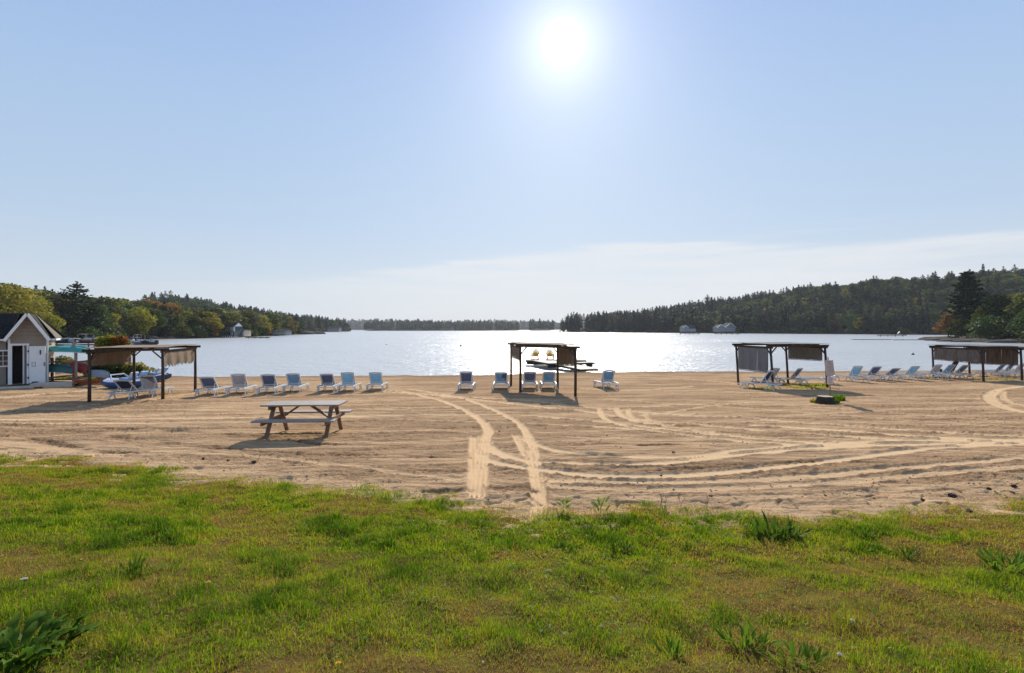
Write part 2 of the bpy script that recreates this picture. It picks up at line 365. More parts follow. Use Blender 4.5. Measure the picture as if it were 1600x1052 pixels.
def polyd(X, Y, pts):
    best = np.full(X.shape, 1e9); lat = np.zeros(X.shape); 
    P2 = [(P(a, b).x, P(a, b).y) for a, b in pts]
    # smooth the polyline
    Q = []
    for i in range(len(P2)-1):
        p0 = P2[max(i-1,0)]; p1 = P2[i]; p2 = P2[i+1]; p3 = P2[min(i+2,len(P2)-1)]
        for t in (0,0.25,0.5,0.75):
            Q.append(tuple(0.5*((2*p1[k])+(-p0[k]+p2[k])*t+(2*p0[k]-5*p1[k]+4*p2[k]-p3[k])*t*t+(-p0[k]+3*p1[k]-3*p2[k]+p3[k])*t**3) for k in (0,1)))
    Q.append(P2[-1])
    for (ax, ay), (bx, by) in zip(Q[:-1], Q[1:]):
        dx, dy = bx-ax, by-ay; l2 = dx*dx+dy*dy+1e-9
        t = np.clip(((X-ax)*dx+(Y-ay)*dy)/l2, 0, 1)
        ex = X-ax-t*dx; ey = Y-ay-t*dy; d = np.sqrt(ex*ex+ey*ey)
        m = d < best; best = np.where(m, d, best); lat = np.where(m, (ex*dy-ey*dx)/math.sqrt(l2), lat)
    return best, lat
def build_sand():
    nr, nc = 380, 900
    inv = np.linspace(1/5.0, 1/46.0, nr); D = 1/inv
    D = np.concatenate([[-12, -4, 1, 3.5], D, [52, 62, 80, 110, 160, 230]]); nr = len(D)
    u = np.concatenate([[-2.6,-2.1,-1.7,-1.45,-1.3], np.linspace(-1.2, 1.2, nc), [1.3,1.45,1.7,2.1,2.6]]); nc = len(u)
    Dx = np.maximum(D, 8.0); Dx = np.where(D > 46, 46+(D-46)*0.7, Dx)
    X = u[None, :]*np.maximum(Dx, 8)[:, None]; X = np.where(np.abs(D[:, None]) < 46.1, u[None, :]*np.clip(D, 6.5, 60)[:, None]+0, X)
    Y = np.repeat(D[:, None], nc, 1)
    Z = gz(X, Y)
    trk = np.zeros(X.shape); disp = np.zeros(X.shape)
    wob = (fbm(X*2.5, Y*2.5, 3, 40)-0.5)
    for w, s, tread, pts in TRACKS:
        d, lat = polyd(X, Y, pts)
        m = (1-sstep(w*0.40, w*0.62, d+wob*w*0.22))*s
        m = m*(0.86+0.3*fbm(X*1.2, Y*3, 3, 77)) if not tread else m
        m = np.clip(m, 0, 1)
        trk = np.maximum(trk, m)
        dd = -0.022*m + 0.020*np.exp(-((d-w*0.66)/0.05)**2)*s
        if tread: dd = dd + m*0.011*np.cos(lat/0.072*2*np.pi)
        disp = np.where(np.abs(dd) > np.abs(disp), dd, disp)
    fur = np.zeros(X.shape)
    for w, pts in FURROWS:
        d, lat = polyd(X, Y, pts); fur = np.maximum(fur, np.exp(-(d/w)**2)*sstep(0.25, 0.6, fbm(X*1.3, Y*1.3, 2, 9)))
    # raked relief, running roughly across the picture
    yw = Y + 1.6*(fbm(X*0.07, Y*0.05, 2, 3)-0.5)*2 + 0.012*X*np.sin(X*0.12)
    rk = fbm(X*0.22, yw*1.7, 4, 21)
    rk2 = fbm(X*0.6, yw*5.0, 3, 31)
    rough = np.clip(sstep(0.38, 0.62, rk)*1.15, 0.12, 1)
    border = 1-sstep(0.25, 1.3, Y-edgeY(X)+(fbm(X*1.5, Y*1.5, 2, 8)-0.5)*0.8)   # trodden pale strip by the grass
    rough = rough*(1-0.55*border)
    trk2 = np.clip(np.maximum(trk, 0.55*border*fbm(X*2.2, Y*2.2, 3, 71)), 0, 1)
    rough = rough*(1-0.9*trk)
    clod = (fbm(X*9, Y*9, 3, 51, 0.65)-0.5)*0.060 + (fbm(X*27, Y*27, 2, 61)-0.5)*0.022
    disp = disp + rough*clod*0.9 + (1-trk)*((rk2-0.5)*0.080 + (rk-0.5)*0.05) - 0.03*fur + fur*(fbm(X*12, Y*12, 2, 66)-0.5)*0.12
    foot = fbm(X*3.2, Y*3.2, 2, 91); disp = disp - 0.03*(1-sstep(0.0, 0.09, np.abs(foot-0.33)))*sstep(0.2, 0.6, border+0.35*sstep(6, 9, X))
    near_shore = np.clip((shoreY(X)-Y)/3.0, 0.0, 1)
    Z = Z + disp*near_shore
    berm = np.exp(-((Y-shoreY(X)+1.0)/0.8)**2); Z = Z + berm*(0.10+0.10*(fbm(X*0.5, Y*0.5, 3, 17)-0.4))
    Z = np.where(Y < edgeY(X)-1.0, Z-0.12, Z)
    damp = sstep(2.2, 0.2, shoreY(X)-Y)
    me = np_mesh('beach', np.stack([X, Y, Z], -1).reshape(-1, 3), quads=gridquads(nr, nc),
        attrs={'trk': trk2.ravel(), 'rough': rough.ravel(), 'damp': damp.ravel(), 'fur': fur.ravel()}, smooth=True)
    m = bpy.data.materials.new('sand'); m.use_nodes = True; nt = m.node_tree; N = nt.nodes.new; L = nt.links.new
    b = nt.nodes['Principled BSDF']; b.inputs['Roughness'].default_value = 1.0; b.inputs['Specular IOR Level'].default_value = 0.03
    tc = N('ShaderNodeTexCoord')
    def at(n):
        a = N('ShaderNodeAttribute'); a.attribute_name = n; return a.outputs['Fac']
    def noise(sc, det=5, st=None, rg=0.6):
        n = N('ShaderNodeTexNoise'); n.inputs['Scale'].default_value = sc; n.inputs['Detail'].default_value = det; n.inputs['Roughness'].default_value = rg
        if st:
            mp = N('ShaderNodeMapping'); mp.inputs['Scale'].default_value = st; L(tc.outputs['Object'], mp.inputs[0]); L(mp.outputs[0], n.inputs[0])
        else: L(tc.outputs['Object'], n.inputs[0])
        return n.outputs[0]
    def mix(f, a, c):
        x = N('ShaderNodeMix'); x.data_type = 'RGBA'
        L(f, x.inputs[0]) if not isinstance(f, float) else setattr(x.inputs[0], 'default_value', f)
        for s_, v in ((6, a), (7, c)):
            if isinstance(v, tuple): x.inputs[s_].default_value = (*v, 1)
            else: L(v, x.inputs[s_])
        return x.outputs[2]
    def rng_(v, a, b_, c=0.0, d=1.0):
        n = N('ShaderNodeMapRange'); L(v, n.inputs[0]); n.inputs[1].default_value = a; n.inputs[2].default_value = b_; n.inputs[3].default_value = c; n.inputs[4].default_value = d; return n.outputs[0]
    c0 = mix(rng_(noise(0.9, 6, (0.35,1.6,1)), 0.35, 0.65), SAND_A, SAND_B)
    c0 = mix(rng_(noise(3.2, 5, (0.25,2.4,1)), 0.38, 0.62, 0, 0.75), c0, SAND_C)
    c0 = mix(rng_(at('rough'), 0.15, 1.0, 0.0, 0.62), c0, SAND_C)
    c0 = mix(rng_(noise(14, 5), 0.3, 0.7, 0, 0.45), c0, SAND_C)
    sp = rng_(noise(60, 3, None, 0.8), 0.60, 0.68)             # dark grit and shell specks
    sp2 = N('ShaderNodeMath'); sp2.operation = 'MULTIPLY'; L(sp, sp2.inputs[0]); L(rng_(at('rough'), 0.1, 0.9, 0.05, 0.6), sp2.inputs[1])
    c0 = mix(sp2.outputs[0], c0, SAND_D)
    cl = rng_(noise(10, 4, (0.55,1.5,1), 0.7), 0.57, 0.66)   # dark crumbs of turned damp sand, their shade put into the colour
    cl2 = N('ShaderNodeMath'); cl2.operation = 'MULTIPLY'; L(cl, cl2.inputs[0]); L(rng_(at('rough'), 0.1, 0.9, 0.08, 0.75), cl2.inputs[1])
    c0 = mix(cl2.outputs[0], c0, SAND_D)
    c0 = mix(rng_(at('trk'), 0.05, 0.95, 0.0, 1.0), c0, mix(rng_(noise(5, 4), 0.3, 0.7), SAND_T, SAND_T2))
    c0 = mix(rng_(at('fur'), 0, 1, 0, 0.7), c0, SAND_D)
    c0 = mix(at('damp'), c0, SAND_W)
    L(c0, b.inputs['Base Color'])
    bp = N('ShaderNodeBump'); bp.inputs['Distance'].default_value = 0.04
    L(rng_(at('trk'), 0, 1, 0.9, 0.5), bp.inputs['Strength']); L(noise(22, 6, None, 0.7), bp.inputs['Height'])
    bp2 = N('ShaderNodeBump'); bp2.inputs['Distance'].default_value = 0.09; L(rng_(at('trk'), 0, 1, 0.7, 0.1), bp2.inputs['Strength']); L(noise(5, 4, (0.5,1.5,1), 0.6), bp2.inputs['Height'])
    L(bp.outputs[0], bp2.inputs['Normal']); L(bp2.outputs[0], b.inputs['Normal'])
    me.materials.append(m)
    o = link('beach', me); o['kind'] = 'structure'
    return o
SAND_A = (0.53,0.352,0.200); SAND_B = (0.64,0.432,0.250); SAND_C = (0.27,0.168,0.092); SAND_D = (0.07,0.040,0.022); SAND_T = (0.62,0.430,0.250); SAND_T2 = (0.55,0.375,0.210); SAND_W = (0.15,0.095,0.055)
build_sand()

def build_clods():
    """loose crumbs of turned sand: nobody could count them"""
    n = 3200; pts = []
    inv = rng.uniform(1/26, 1/6.0, n*2); Y = 1/inv; X = rng.uniform(-1.2, 1.2, n*2)*Y
    w = sstep(0.42, 0.66, fbm(X*0.22, Y*1.7, 4, 21))
    for wd, s_, tr_, pts_ in TRACKS[:12]: w = w*(polyd(X, Y, pts_)[0] > wd*.75)-10.0*(polyd(X, Y, pts_)[0] < wd*.6)
    keep = (rng.uniform(0, 1, n*2) < w*0.8+0.1) & (Y > edgeY(X)+0.15)
    X = X[keep][:n]; Y = Y[keep][:n]; Z = gz(X, Y)+rng.uniform(-0.005, 0.02, len(X)); k = len(X)
    s = 0.005+0.012*rng.uniform(0, 1, k)**2.5; s = s*(1+0.03*Y)
    base = np.array([(1,0,0),(0,1,0),(-1,0,0),(0,-1,0),(0,0,0.7),(0,0,-0.7)], float)
    co = base[None]*s[:, None, None]*rng.uniform(0.6, 1.4, (k, 6, 3)); a = rng.uniform(0, 6.28, k); ca, sa = np.cos(a)[:, None], np.sin(a)[:, None]
    co = np.stack([co[..., 0]*ca-co[..., 1]*sa+X[:, None], co[..., 0]*sa+co[..., 1]*ca+Y[:, None], co[..., 2]+Z[:, None]], -1)
    f = np.array([(0,1,4),(1,2,4),(2,3,4),(3,0,4),(1,0,5),(2,1,5),(3,2,5),(0,3,5)]); f = (f[None]+6*np.arange(k)[:, None, None]).reshape(-1, 3)
    link('sand_crumbs', np_mesh('sand_crumbs', co.reshape(-1, 3), tris=f, material=mat('sand_crumb', (0.30,0.20,0.12), 0.95, 0.5, 3)))['kind'] = 'stuff'
build_clods()

# dark clumps of weed and driftwood lying on the sand, one by one
def debris():
    m = mat('dry_clump', (0.035,0.025,0.02), 0.95, 0.5, 30)
    spots = [(1052,708,.07,'near the middle of the sand'),(1033,744,.05,'beside the pale curved track'),(1246,798,.07,'upright by the grass edge'),(1423,780,.06,'left one of a pair by the grass edge'),(1440,782,.07,'right one of a pair by the grass edge'),
             (1487,776,.10,'with dry twigs close to the grass edge'),(1514,801,.09,'beside the grass at far right'),(1545,765,.07,'upper one at far right'),(1584,761,.08,'last one at the right edge of the sand'),(1581,771,.06,'lower one at the right edge'),
             (1343,777,.06,'in trodden sand'),(1036,775,.06,'on a dry stem above the grass'),(1028,799,.07,'at the foot of dry stems by the grass'),(318,717,.06,'left of the path to the table'),(357,720,.06,'on raked sand'),(398,723,.09,'beside a twig'),
             (606,804,.07,'lying in the grass'),(1290,776,.05,'small one near the dry strip'),(1110,777,.06,'on trodden sand mid strip'),(948,681,.04,'tiny one on the sand'),(871,681,.05,'between the tyre tracks and the curves'),(780,675,.05,'just right of the tyre track'),
             (1500,770,.04,'small flat one at right'),(1492,641,.05,'up the beach at right'),(1526,643,.05,'up the beach far right')]
    for i, (px, py, s, wh) in enumerate(spots):
        p = P(px, py); mb = MB(); rr = random.Random(i); s *= .52
        rows = []
        for a in range(5):
            t = a/4; ph = -math.pi/2+math.pi*t
            rows.append([Vector((math.cos(k*math.pi/3.5)*math.cos(ph)*s*rr.uniform(.6,1.3), math.sin(k*math.pi/3.5)*math.cos(ph)*s*rr.uniform(.6,1.3), (math.sin(ph)+0.6)*s*0.55*rr.uniform(.8,1.2))) for k in range(7)])
        for r_ in rows: r_.append(r_[0])
        mb.grid(rows)
        for k in range(4):
            a = rr.uniform(0, 6.28); mb.bar((0,0,s*.4), (math.cos(a)*s*1.7, math.sin(a)*s*1.7, s*rr.uniform(.3,1.6)), s*.14, s*.14, taper=.3)
        o = mb.build('dry_clump', m); o.location = p
        tag(o, 'small dark clump of dead weed ' + wh, 'debris', 'dark clumps lying on the sand')
debris()

# ------------------------------------------------------------------ lawn and grass
def lawn():
    xs = np.concatenate([[-40,-30,-24,-20], np.arange(-17, 15, 0.07), [17,20,25,32,40]]); ys = np.concatenate([[-12,-8,-5,-3,-1.5], np.arange(0.0, 11.5, 0.07)])
    X, Y = np.meshgrid(xs, ys)
    e = edgeY(X)+(fbm(X*1.1, Y*1.1, 3, 12)-0.5)*1.1+(fbm(X*5, Y*5, 2, 13)-0.5)*0.35
    cover = sstep(-0.12, 0.30, e-Y)
    Z = gz(X, Y)+(fbm(X*1.3, Y*1.3, 3, 14)-0.5)*0.10+(fbm(X*3.3, Y*3.3, 2, 18)-0.5)*0.07+(fbm(X*9, Y*9, 2, 15)-0.5)*0.012
    Z = Z*1.0-0.20*(1-cover)+0.014*cover
    o = link('lawn_ground', np_mesh('lawn_ground', np.stack([X, Y, Z], -1).reshape(-1, 3), quads=gridquads(len(ys), len(xs)),
        material=mat('lawn_soil', (0.11,0.10,0.02), 0.95, 0.5, 9, spec=0.03, color2=(0.08,0.042,0.018), bump=0.02, bscale=30), smooth=True)); o['kind'] = 'structure'
lawn()
def lawn_z(X, Y): return gz(X, Y)+(fbm(X*1.3, Y*1.3, 3, 14)-0.5)*0.10+(fbm(X*3.3, Y*3.3, 2, 18)-0.5)*0.07+0.02
def dryness(X, Y): return sstep(0.42, 0.66, fbm(X*1.05, Y*1.25, 4, 101, .6)+0.09*sstep(1, 6, X)+0.01)
def tuft(X, Y): return sstep(0.50, 0.72, 0.6*fbm(X*2.1, Y*2.6, 3, 111)+0.4*fbm(X*6.5, Y*7.5, 2, 112))
def grass_material():
    m = bpy.data.materials.new('grass_blades'); m.use_nodes = True; nt = m.node_tree; N = nt.nodes.new; L = nt.links.new
    b = nt.nodes['Principled BSDF']; b.inputs['Roughness'].default_value = 0.5; b.inputs['Specular IOR Level'].default_value = 0.07
    a1 = N('ShaderNodeAttribute'); a1.attribute_name = 'hue'
    r = N('ShaderNodeValToRGB'); L(a1.outputs['Fac'], r.inputs[0]); cr = r.color_ramp
    cols = GRASSC
    cr.elements[0].position = cols[0][0]; cr.elements[0].color = (*cols[0][1], 1); cr.elements[1].position = cols[-1][0]; cr.elements[1].color = (*cols[-1][1], 1)
    for p, c in cols[1:-1]: e = cr.elements.new(p); e.color = (*c, 1)
    L(r.outputs[0], b.inputs['Base Color'])
    tr = N('ShaderNodeBsdfTranslucent'); L(r.outputs[0], tr.inputs[0]); ms = N('ShaderNodeMixShader'); ms.inputs[0].default_value = 0.5
    L(b.outputs[0], ms.inputs[1]); L(tr.outputs[0], ms.inputs[2]); L(ms.outputs[0], nt.nodes['Material Output'].inputs[0]); return m
GRASSC = ((0.0,(0.045,0.105,0.006)),(0.3,(0.130,0.230,0.008)),(0.55,(0.300,0.370,0.012)),(0.72,(0.37,0.310,0.026)),(0.86,(0.32,0.145,0.038)),(1.0,(0.46,0.33,0.16)))
GM = grass_material()
def grass():
    def sample(n, y0, y1):
        X = rng.uniform(-15, 12, n); Y = rng.uniform(y0, y1, n); return X, Y
    parts = []
    for (n, y0, y1, wd, hk) in ((560000, 1.7, 4.6, 0.0042, 1.0), (900000, 4.6, 10.6, 0.0078, 1.0)):
        X, Y = sample(n, y0, y1)
        e = edgeY(X)+(fbm(X*1.1, Y*1.1, 3, 12)-0.5)*1.1+(fbm(X*5, Y*5, 2, 13)-0.5)*0.35
        dr = dryness(X, Y); tf = tuft(X, Y)
        pk = (np.abs(X) < 1.18*Y+0.8) & (rng.uniform(0, 1, len(X)) < sstep(-0.30, 0.35, e-Y)*np.clip(0.95+0.3*tf-0.10*dr+0.4*fbm(X*4, Y*4, 2, 120)-0.15, 0.1, 1))
        X, Y, dr, tf, e = X[pk], Y[pk], dr[pk], tf[pk], e[pk]; k = len(X)
        h = (0.026+0.030*rng.uniform(0, 1, k)**1.5)*(1-0.30*dr)*(1+1.15*tf)*(0.30+1.05*fbm(X*7, Y*7, 3, 130))
        h = np.where(rng.uniform(0, 1, k) < 0.012, h*2.2, h)
        w = wd*rng.uniform(0.6, 1.3, k)*(1-0.3*dr)
        hue = np.clip(0.52+0.24*(dr-0.35)-0.24*tf+rng.normal(0, 0.12, k)+0.20*(fbm(X*0.4, Y*0.4, 2, 140)-0.5)+0.55*(fbm(X*5, Y*5, 3, 150)-0.5), 0, 0.99)
        brown = rng.uniform(0, 1, k) < (0.09+0.34*dr*dr); hue = np.where(brown, np.clip(rng.normal(0.84, 0.08, k), 0.6, 1), hue)
        a = rng.uniform(0, 2*np.pi, k); lean = rng.uniform(0.1, 1.0, k)+0.5*brown; ld = rng.uniform(0, 2*np.pi, k)
        ca, sa = np.cos(a), np.sin(a); lx, ly = np.cos(ld)*lean, np.sin(ld)*lean; Z = lawn_z(X, Y)-0.008
        p0 = np.stack([X-ca*w/2, Y-sa*w/2, Z], -1); p1 = np.stack([X+ca*w/2, Y+sa*w/2, Z], -1)
        mx, my, mz = X+lx*h*0.35, Y+ly*h*0.35, Z+h*0.62
        p2 = np.stack([mx-ca*w*0.4, my-sa*w*0.4, mz], -1); p3 = np.stack([mx+ca*w*0.4, my+sa*w*0.4, mz], -1)
        p4 = np.stack([X+lx*h, Y+ly*h, Z+h/(0.75+0.45*lean)], -1)
        parts.append((np.stack([p0, p1, p2, p3, p4], 1), hue))
    co = np.concatenate([p[0] for p in parts]); hue = np.concatenate([p[1] for p in parts]); k = len(co)
    i = 5*np.arange(k); q = np.stack([i, i+1, i+3, i+2], 1); t = np.stack([i+2, i+3, i+4], 1)
    print('blades', k)
    o = link('grass', np_mesh('grass', co.reshape(-1, 3), quads=q, tris=t, attrs={'hue': np.repeat(hue, 5)}, material=GM)); o['kind'] = 'stuff'
    # clover and low broad leaves
    n = 14000; X = rng.uniform(-14, 11, n); Y = rng.uniform(1.8, 9, n)
    pk = (np.abs(X) < 1.18*Y+0.5) & (Y < edgeY(X)-0.1) & (rng.uniform(0, 1, n) < sstep(0.45, 0.62, fbm(X*0.9, Y*0.9, 3, 160))*(3.5/Y))
    X, Y = X[pk], Y[pk]; k = len(X); Z = lawn_z(X, Y)+rng.uniform(0.01, 0.035, k)
    co = []; hue = []
    a = rng.uniform(0, 6.28, k); r = rng.uniform(0.006, 0.012, k)
    for j in range(3):
        aj = a+j*2.094; cx, cy = np.cos(aj), np.sin(aj); nx, ny = -cy, cx; tz = rng.uniform(-0.3, 0.5, k)
        co.append(np.stack([np.stack([X, Y, Z], -1), np.stack([X+(cx*1.0+nx*.8)*r, Y+(cy*1.0+ny*.8)*r, Z+tz*r], -1), np.stack([X+cx*1.9*r, Y+cy*1.9*r, Z+tz*r*1.5], -1), np.stack([X+(cx*1.0-nx*.8)*r, Y+(cy*1.0-ny*.8)*r, Z+tz*r], -1)], 1))
        hue.append(np.clip(rng.normal(0.16, 0.08, k), 0, 1))
    co = np.concatenate(co); hue = np.concatenate(hue); i = 4*np.arange(len(co))
    o = link('clover', np_mesh('clover', co.reshape(-1, 3), quads=np.stack([i, i+1, i+2, i+3], 1), attrs={'hue': np.repeat(hue, 4)}, material=GM)); o['kind'] = 'stuff'
    # dead leaves and pale flecks
    n = 900; X = rng.uniform(-11, 9, n); Y = rng.uniform(2.0, 8.5, n); pk = (np.abs(X) < 1.15*Y) & (Y < edgeY(X)); X, Y = X[pk], Y[pk]; k = len(X); Z = lawn_z(X, Y)+0.035
    a = rng.uniform(0, 6.28, k); r = rng.uniform(0.008, 0.02, k)*(0.7+0.06*Y); ca, sa = np.cos(a)*r, np.sin(a)*r; tz = rng.uniform(-0.6, 0.6, k)*r
    co = np.stack([np.stack([X-ca, Y-sa, Z], -1), np.stack([X+sa*.5, Y-ca*.5, Z+tz], -1), np.stack([X+ca, Y+sa, Z+tz*.4], -1), np.stack([X-sa*.5, Y+ca*.5, Z-tz*.3], -1)], 1)
    i = 4*np.arange(k); o = link('dead_leaves', np_mesh('dead_leaves', co.reshape(-1, 3), quads=np.stack([i, i+1, i+2, i+3], 1), attrs={'hue': np.repeat(rng.uniform(0.85, 1, k), 4)}, material=GM)); o['kind'] = 'stuff'
grass()

# ------------------------------------------------------------------ weeds growing in the lawn, leaf by leaf
WEED = foliage_mat('weed_leaf', (0.030,0.070,0.010), (0.11,0.19,0.014), 0.4, 0.01, 0.2)
WEEDY = foliage_mat('yellow_weed_leaf', (0.14,0.24,0.03), (0.30,0.36,0.06), 0.45, 0.01, 0.1)
def leaf_mesh(name, L_, W, m, curl=0.5, wav=0.0, n=6):
    co = []; 
    for i in range(n+1):
        t = i/n; w = W*math.sin(math.pi*min(1, t*0.93+0.07))**0.8*0.5; x = L_*t; z = L_*(t*0.9-curl*t*t)
        co += [(-w, x, z+w*0.3+wav*math.sin(t*17)*w), (0, x, z), (w, x, z+w*0.3+wav*math.sin(t*15+1)*w)]
    q = []
    for i in range(n):
        for k in (0,1): q.append((i*3+k, i*3+k+1, i*3+k+4, i*3+k+3))
    return np_mesh(name, co, quads=q, attrs={'leaf': [0.15+0.7*(i//3)/n for i in range(3*(n+1))]}, material=m, smooth=True)
LM = {'broad': leaf_mesh('leaf', .20, .062, WEED, 0.65, 0.35), 'strap': leaf_mesh('leaf', .19, .028, WEED, 0.35, 0.0), 'small': leaf_mesh('leaf', .10, .028, WEEDY, 0.5, 0.1), 'lance': leaf_mesh('leaf', .12, .022, foliage_mat('fresh_weed_leaf', (0.06,0.13,0.01), (0.18,0.28,0.02), 0.45, 0.01, 0.15), 0.35, 0.0)}
def weed(px, py, kind, nl, spread, sc, label, upright=0.5, stem=0.0):
    p = P(px, py); e = empty('weed_plant', (p.x, p.y, float(lawn_z(p.x, p.y))-0.005), 0, label, 'weed')
    rr = random.Random(int(px*7+py))
    for i in range(nl):
        o = link('leaf', LM[kind], e); a = rr.uniform(0, 6.28); q = rr.random()**0.5
        bx, by = math.cos(a)*spread*q, math.sin(a)*spread*q*0.6
        o.location = (bx, by, stem*rr.random()); o.rotation_euler = (R(rr.uniform(-10, 55)*upright), R(rr.uniform(-20, 20)), a+rr.uniform(-.9,.9)-math.pi/2)
        s = sc*rr.uniform(.65, 1.2); o.scale = (s, s, s)
    if stem:
        MB().tube([(0,0,0),(0.01,0.0,stem)], [.004,.002], 5).build('stem', WEED_STEM, e)
    return e
WEED_STEM = mat('weed_stem', (0.10,0.15,0.04), 0.7, 0.2)
weed(45, 1012, 'broad', 60, .22, 0.75, 'broad dark green dock leaves in the bottom left corner of the lawn', 0.35)
weed(12, 1040, 'broad', 34, .17, 0.75, 'wavy broad leaved weed cut by the left edge below the big dock clump', 0.7)
weed(1212, 838, 'strap', 80, .28, 1.05, 'dark clump of long upright strap leaves just below the sand edge', 1.3)
weed(1575, 892, 'lance', 90, .24, 1.0, 'low spreading bright leaved weed at the right edge of the lawn', 0.8)
weed(1165, 1015, 'lance', 50, .13, .78, 'lance leaved weed with grey dry blades at bottom right of centre', 1.0)
weed(1050, 1030, 'lance', 20, .07, .8, 'small upright lance leaved weed near the bottom edge of the picture', 1.3)
weed(1245, 1042, 'lance', 44, .14, 0.7, 'bright green weed at the bottom edge right of the dry blades', 0.8)
weed(880, 803, 'small', 22, .05, 0.9, 'yellow green seedling on the sand edge just right of the tyre track', 0.6, 0.16)
weed(938, 805, 'small', 26, .07, 1.0, 'taller pale seedling on the sand edge second from the tyre track', 0.6, 0.20)
weed(1345, 842, 'strap', 34, .10, 0.55, 'dark grass tuft right of the strap leaved clump', 1.3)
weed(968, 862, 'strap', 30, .10, 0.5, 'dark grass tuft in the lawn left of the strap leaved clump', 1.3)
weed(1420, 872, 'strap', 34, .11, 0.5, 'dark grass tuft in the lawn left of the right edge weed', 1.3)
weed(205, 905, 'strap', 40, .12, 0.5, 'dark grass tuft in the left of the lawn', 1.3)
def dry_stems(px, py, n, h, label):
    p = P(px, py); e = empty('dry_weed', (p.x, p.y, p.z-0.01), 0, label, 'weed'); rr = random.Random(px)
    for i in range(n):
        mb = MB(); a = rr.uniform(0, 6.28); x, y = rr.uniform(-.06,.06), rr.uniform(-.04,.04); hh = h*rr.uniform(.6,1)
        pts = [(x, y, 0), (x+math.cos(a)*.03, y+math.sin(a)*.03, hh*.6), (x+math.cos(a)*.07, y+math.sin(a)*.07, hh)]
        mb.tube(pts, [.003,.002,.0015], 4)
        for k in range(4): b = Vector(pts[1]).lerp(Vector(pts[2]), k/4); mb.bar(b, b+Vector((rr.uniform(-.04,.04), rr.uniform(-.04,.04), .03)), .003, .003, taper=.4)
        mb.build('stem', M['wood_brown'], e)
dry_stems(1034, 798, 5, .30, 'thin dry brown stems standing at the sand edge right of centre')
dry_stems(1062, 795, 4, .22, 'short dry stems at the sand edge right of the taller ones')
dry_stems(1105, 800, 4, .24, 'dry stems at the sand edge left of the strap leaved clump')
DY = mat('dandelion_yellow', (0.80,0.55,0.02), 0.7, 0.1); DW = mat('seed_head', (0.65,0.62,0.55), 0.9, 0.1)
def flower(px, py, m, label, name, r=.017):
    p = P(px, py); e = empty(name, (p.x, p.y, float(lawn_z(p.x, p.y))), 0, label, 'flower')
    MB().tube([(0,0,0),(0.006,0,.055)], .0018, 5).build('stem', WEED_STEM, e)
    mb = MB()
    for k in range(26):
        a = k*2.4; t = (k/26)**.5; mb.bar((0.006,0,.055), (0.006+math.cos(a)*r*t, math.sin(a)*r*t, .062+.012*(1-t)), .005, .002, taper=.8)
    mb.build('flower_head', m, e)
flower(325, 927, DY, 'single yellow dandelion in the left of the lawn', 'dandelion')
flower(527, 1047, DY, 'yellow dandelion at the bottom edge of the lawn', 'dandelion')
flower(37, 920, DW, 'pale dandelion seed head near the left edge of the lawn', 'dandelion', .022)
flower(1330, 988, DW, 'white clover flower in the lower right of the lawn', 'clover_flower', .014)
flower(1310, 1048, DW, 'white clover flower at the bottom edge of the lawn', 'clover_flower', .014)

# ------------------------------------------------------------------ lake
def lake():
    n = 90; 
    xs = np.concatenate([-np.geomspace(7000, 40, 22), np.linspace(-38, 38, 20), np.geomspace(40, 7000, 22)]); ys = np.concatenate([np.linspace(20, 60, 20), np.geomspace(62, 9000, 40)])
    X, Y = np.meshgrid(xs, ys)
    m = bpy.data.materials.new('lake_water'); m.use_nodes = True; nt = m.node_tree; N = nt.nodes.new; L = nt.links.new
    b = nt.nodes['Principled BSDF']; b.inputs['Base Color'].default_value = (0.45,0.46,0.46,1); b.inputs['Roughness'].default_value = 0.25; b.inputs['IOR'].default_value = 1.333  # pale base colour carries the whitening of sky glare and sun glitter
    tc = N('ShaderNodeTexCoord')
    def nz(sc, st, det, w):
        mp = N('ShaderNodeMapping'); mp.inputs['Scale'].default_value = st; mp.inputs['Rotation'].default_value = (0, 0, R(w)); L(tc.outputs['Object'], mp.inputs[0])
        k = N('ShaderNodeTexNoise'); k.inputs['Scale'].default_value = sc; k.inputs['Detail'].default_value = det; k.inputs['Roughness'].default_value = 0.55; L(mp.outputs[0], k.inputs[0]); return k.outputs[0]
    big = nz(0.02, (0.4,1,1), 3, 5)     # wind patches: stronger and weaker ripple
    mr = N('ShaderNodeMapRange'); L(big, mr.inputs[0]); mr.inputs[1].default_value = 0.35; mr.inputs[2].default_value = 0.65; mr.inputs[3].default_value = 0.45; mr.inputs[4].default_value = 1.2
    b1 = N('ShaderNodeBump'); b1.inputs['Distance'].default_value = WAVE[0]; L(mr.outputs[0], b1.inputs['Strength']); L(nz(0.55, (0.55,1,1), 3, 8), b1.inputs['Height'])
    b2 = N('ShaderNodeBump'); b2.inputs['Distance'].default_value = WAVE[1]; L(mr.outputs[0], b2.inputs['Strength']); L(nz(2.4, (0.6,1,1), 4, -6), b2.inputs['Height']); L(b1.outputs[0], b2.inputs['Normal'])
    b3 = N('ShaderNodeBump'); b3.inputs['Distance'].default_value = WAVE[2]; L(mr.outputs[0], b3.inputs['Strength']); L(nz(7.0, (0.6,1,1), 3, 12), b3.inputs['Height']); L(b2.outputs[0], b3.inputs['Normal'])
    L(b3.outputs[0], b.inputs['Normal'])
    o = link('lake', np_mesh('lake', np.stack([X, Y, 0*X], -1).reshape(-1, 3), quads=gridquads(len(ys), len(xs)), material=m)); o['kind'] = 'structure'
WAVE = (0.42, 0.20, 0.06)
lake()
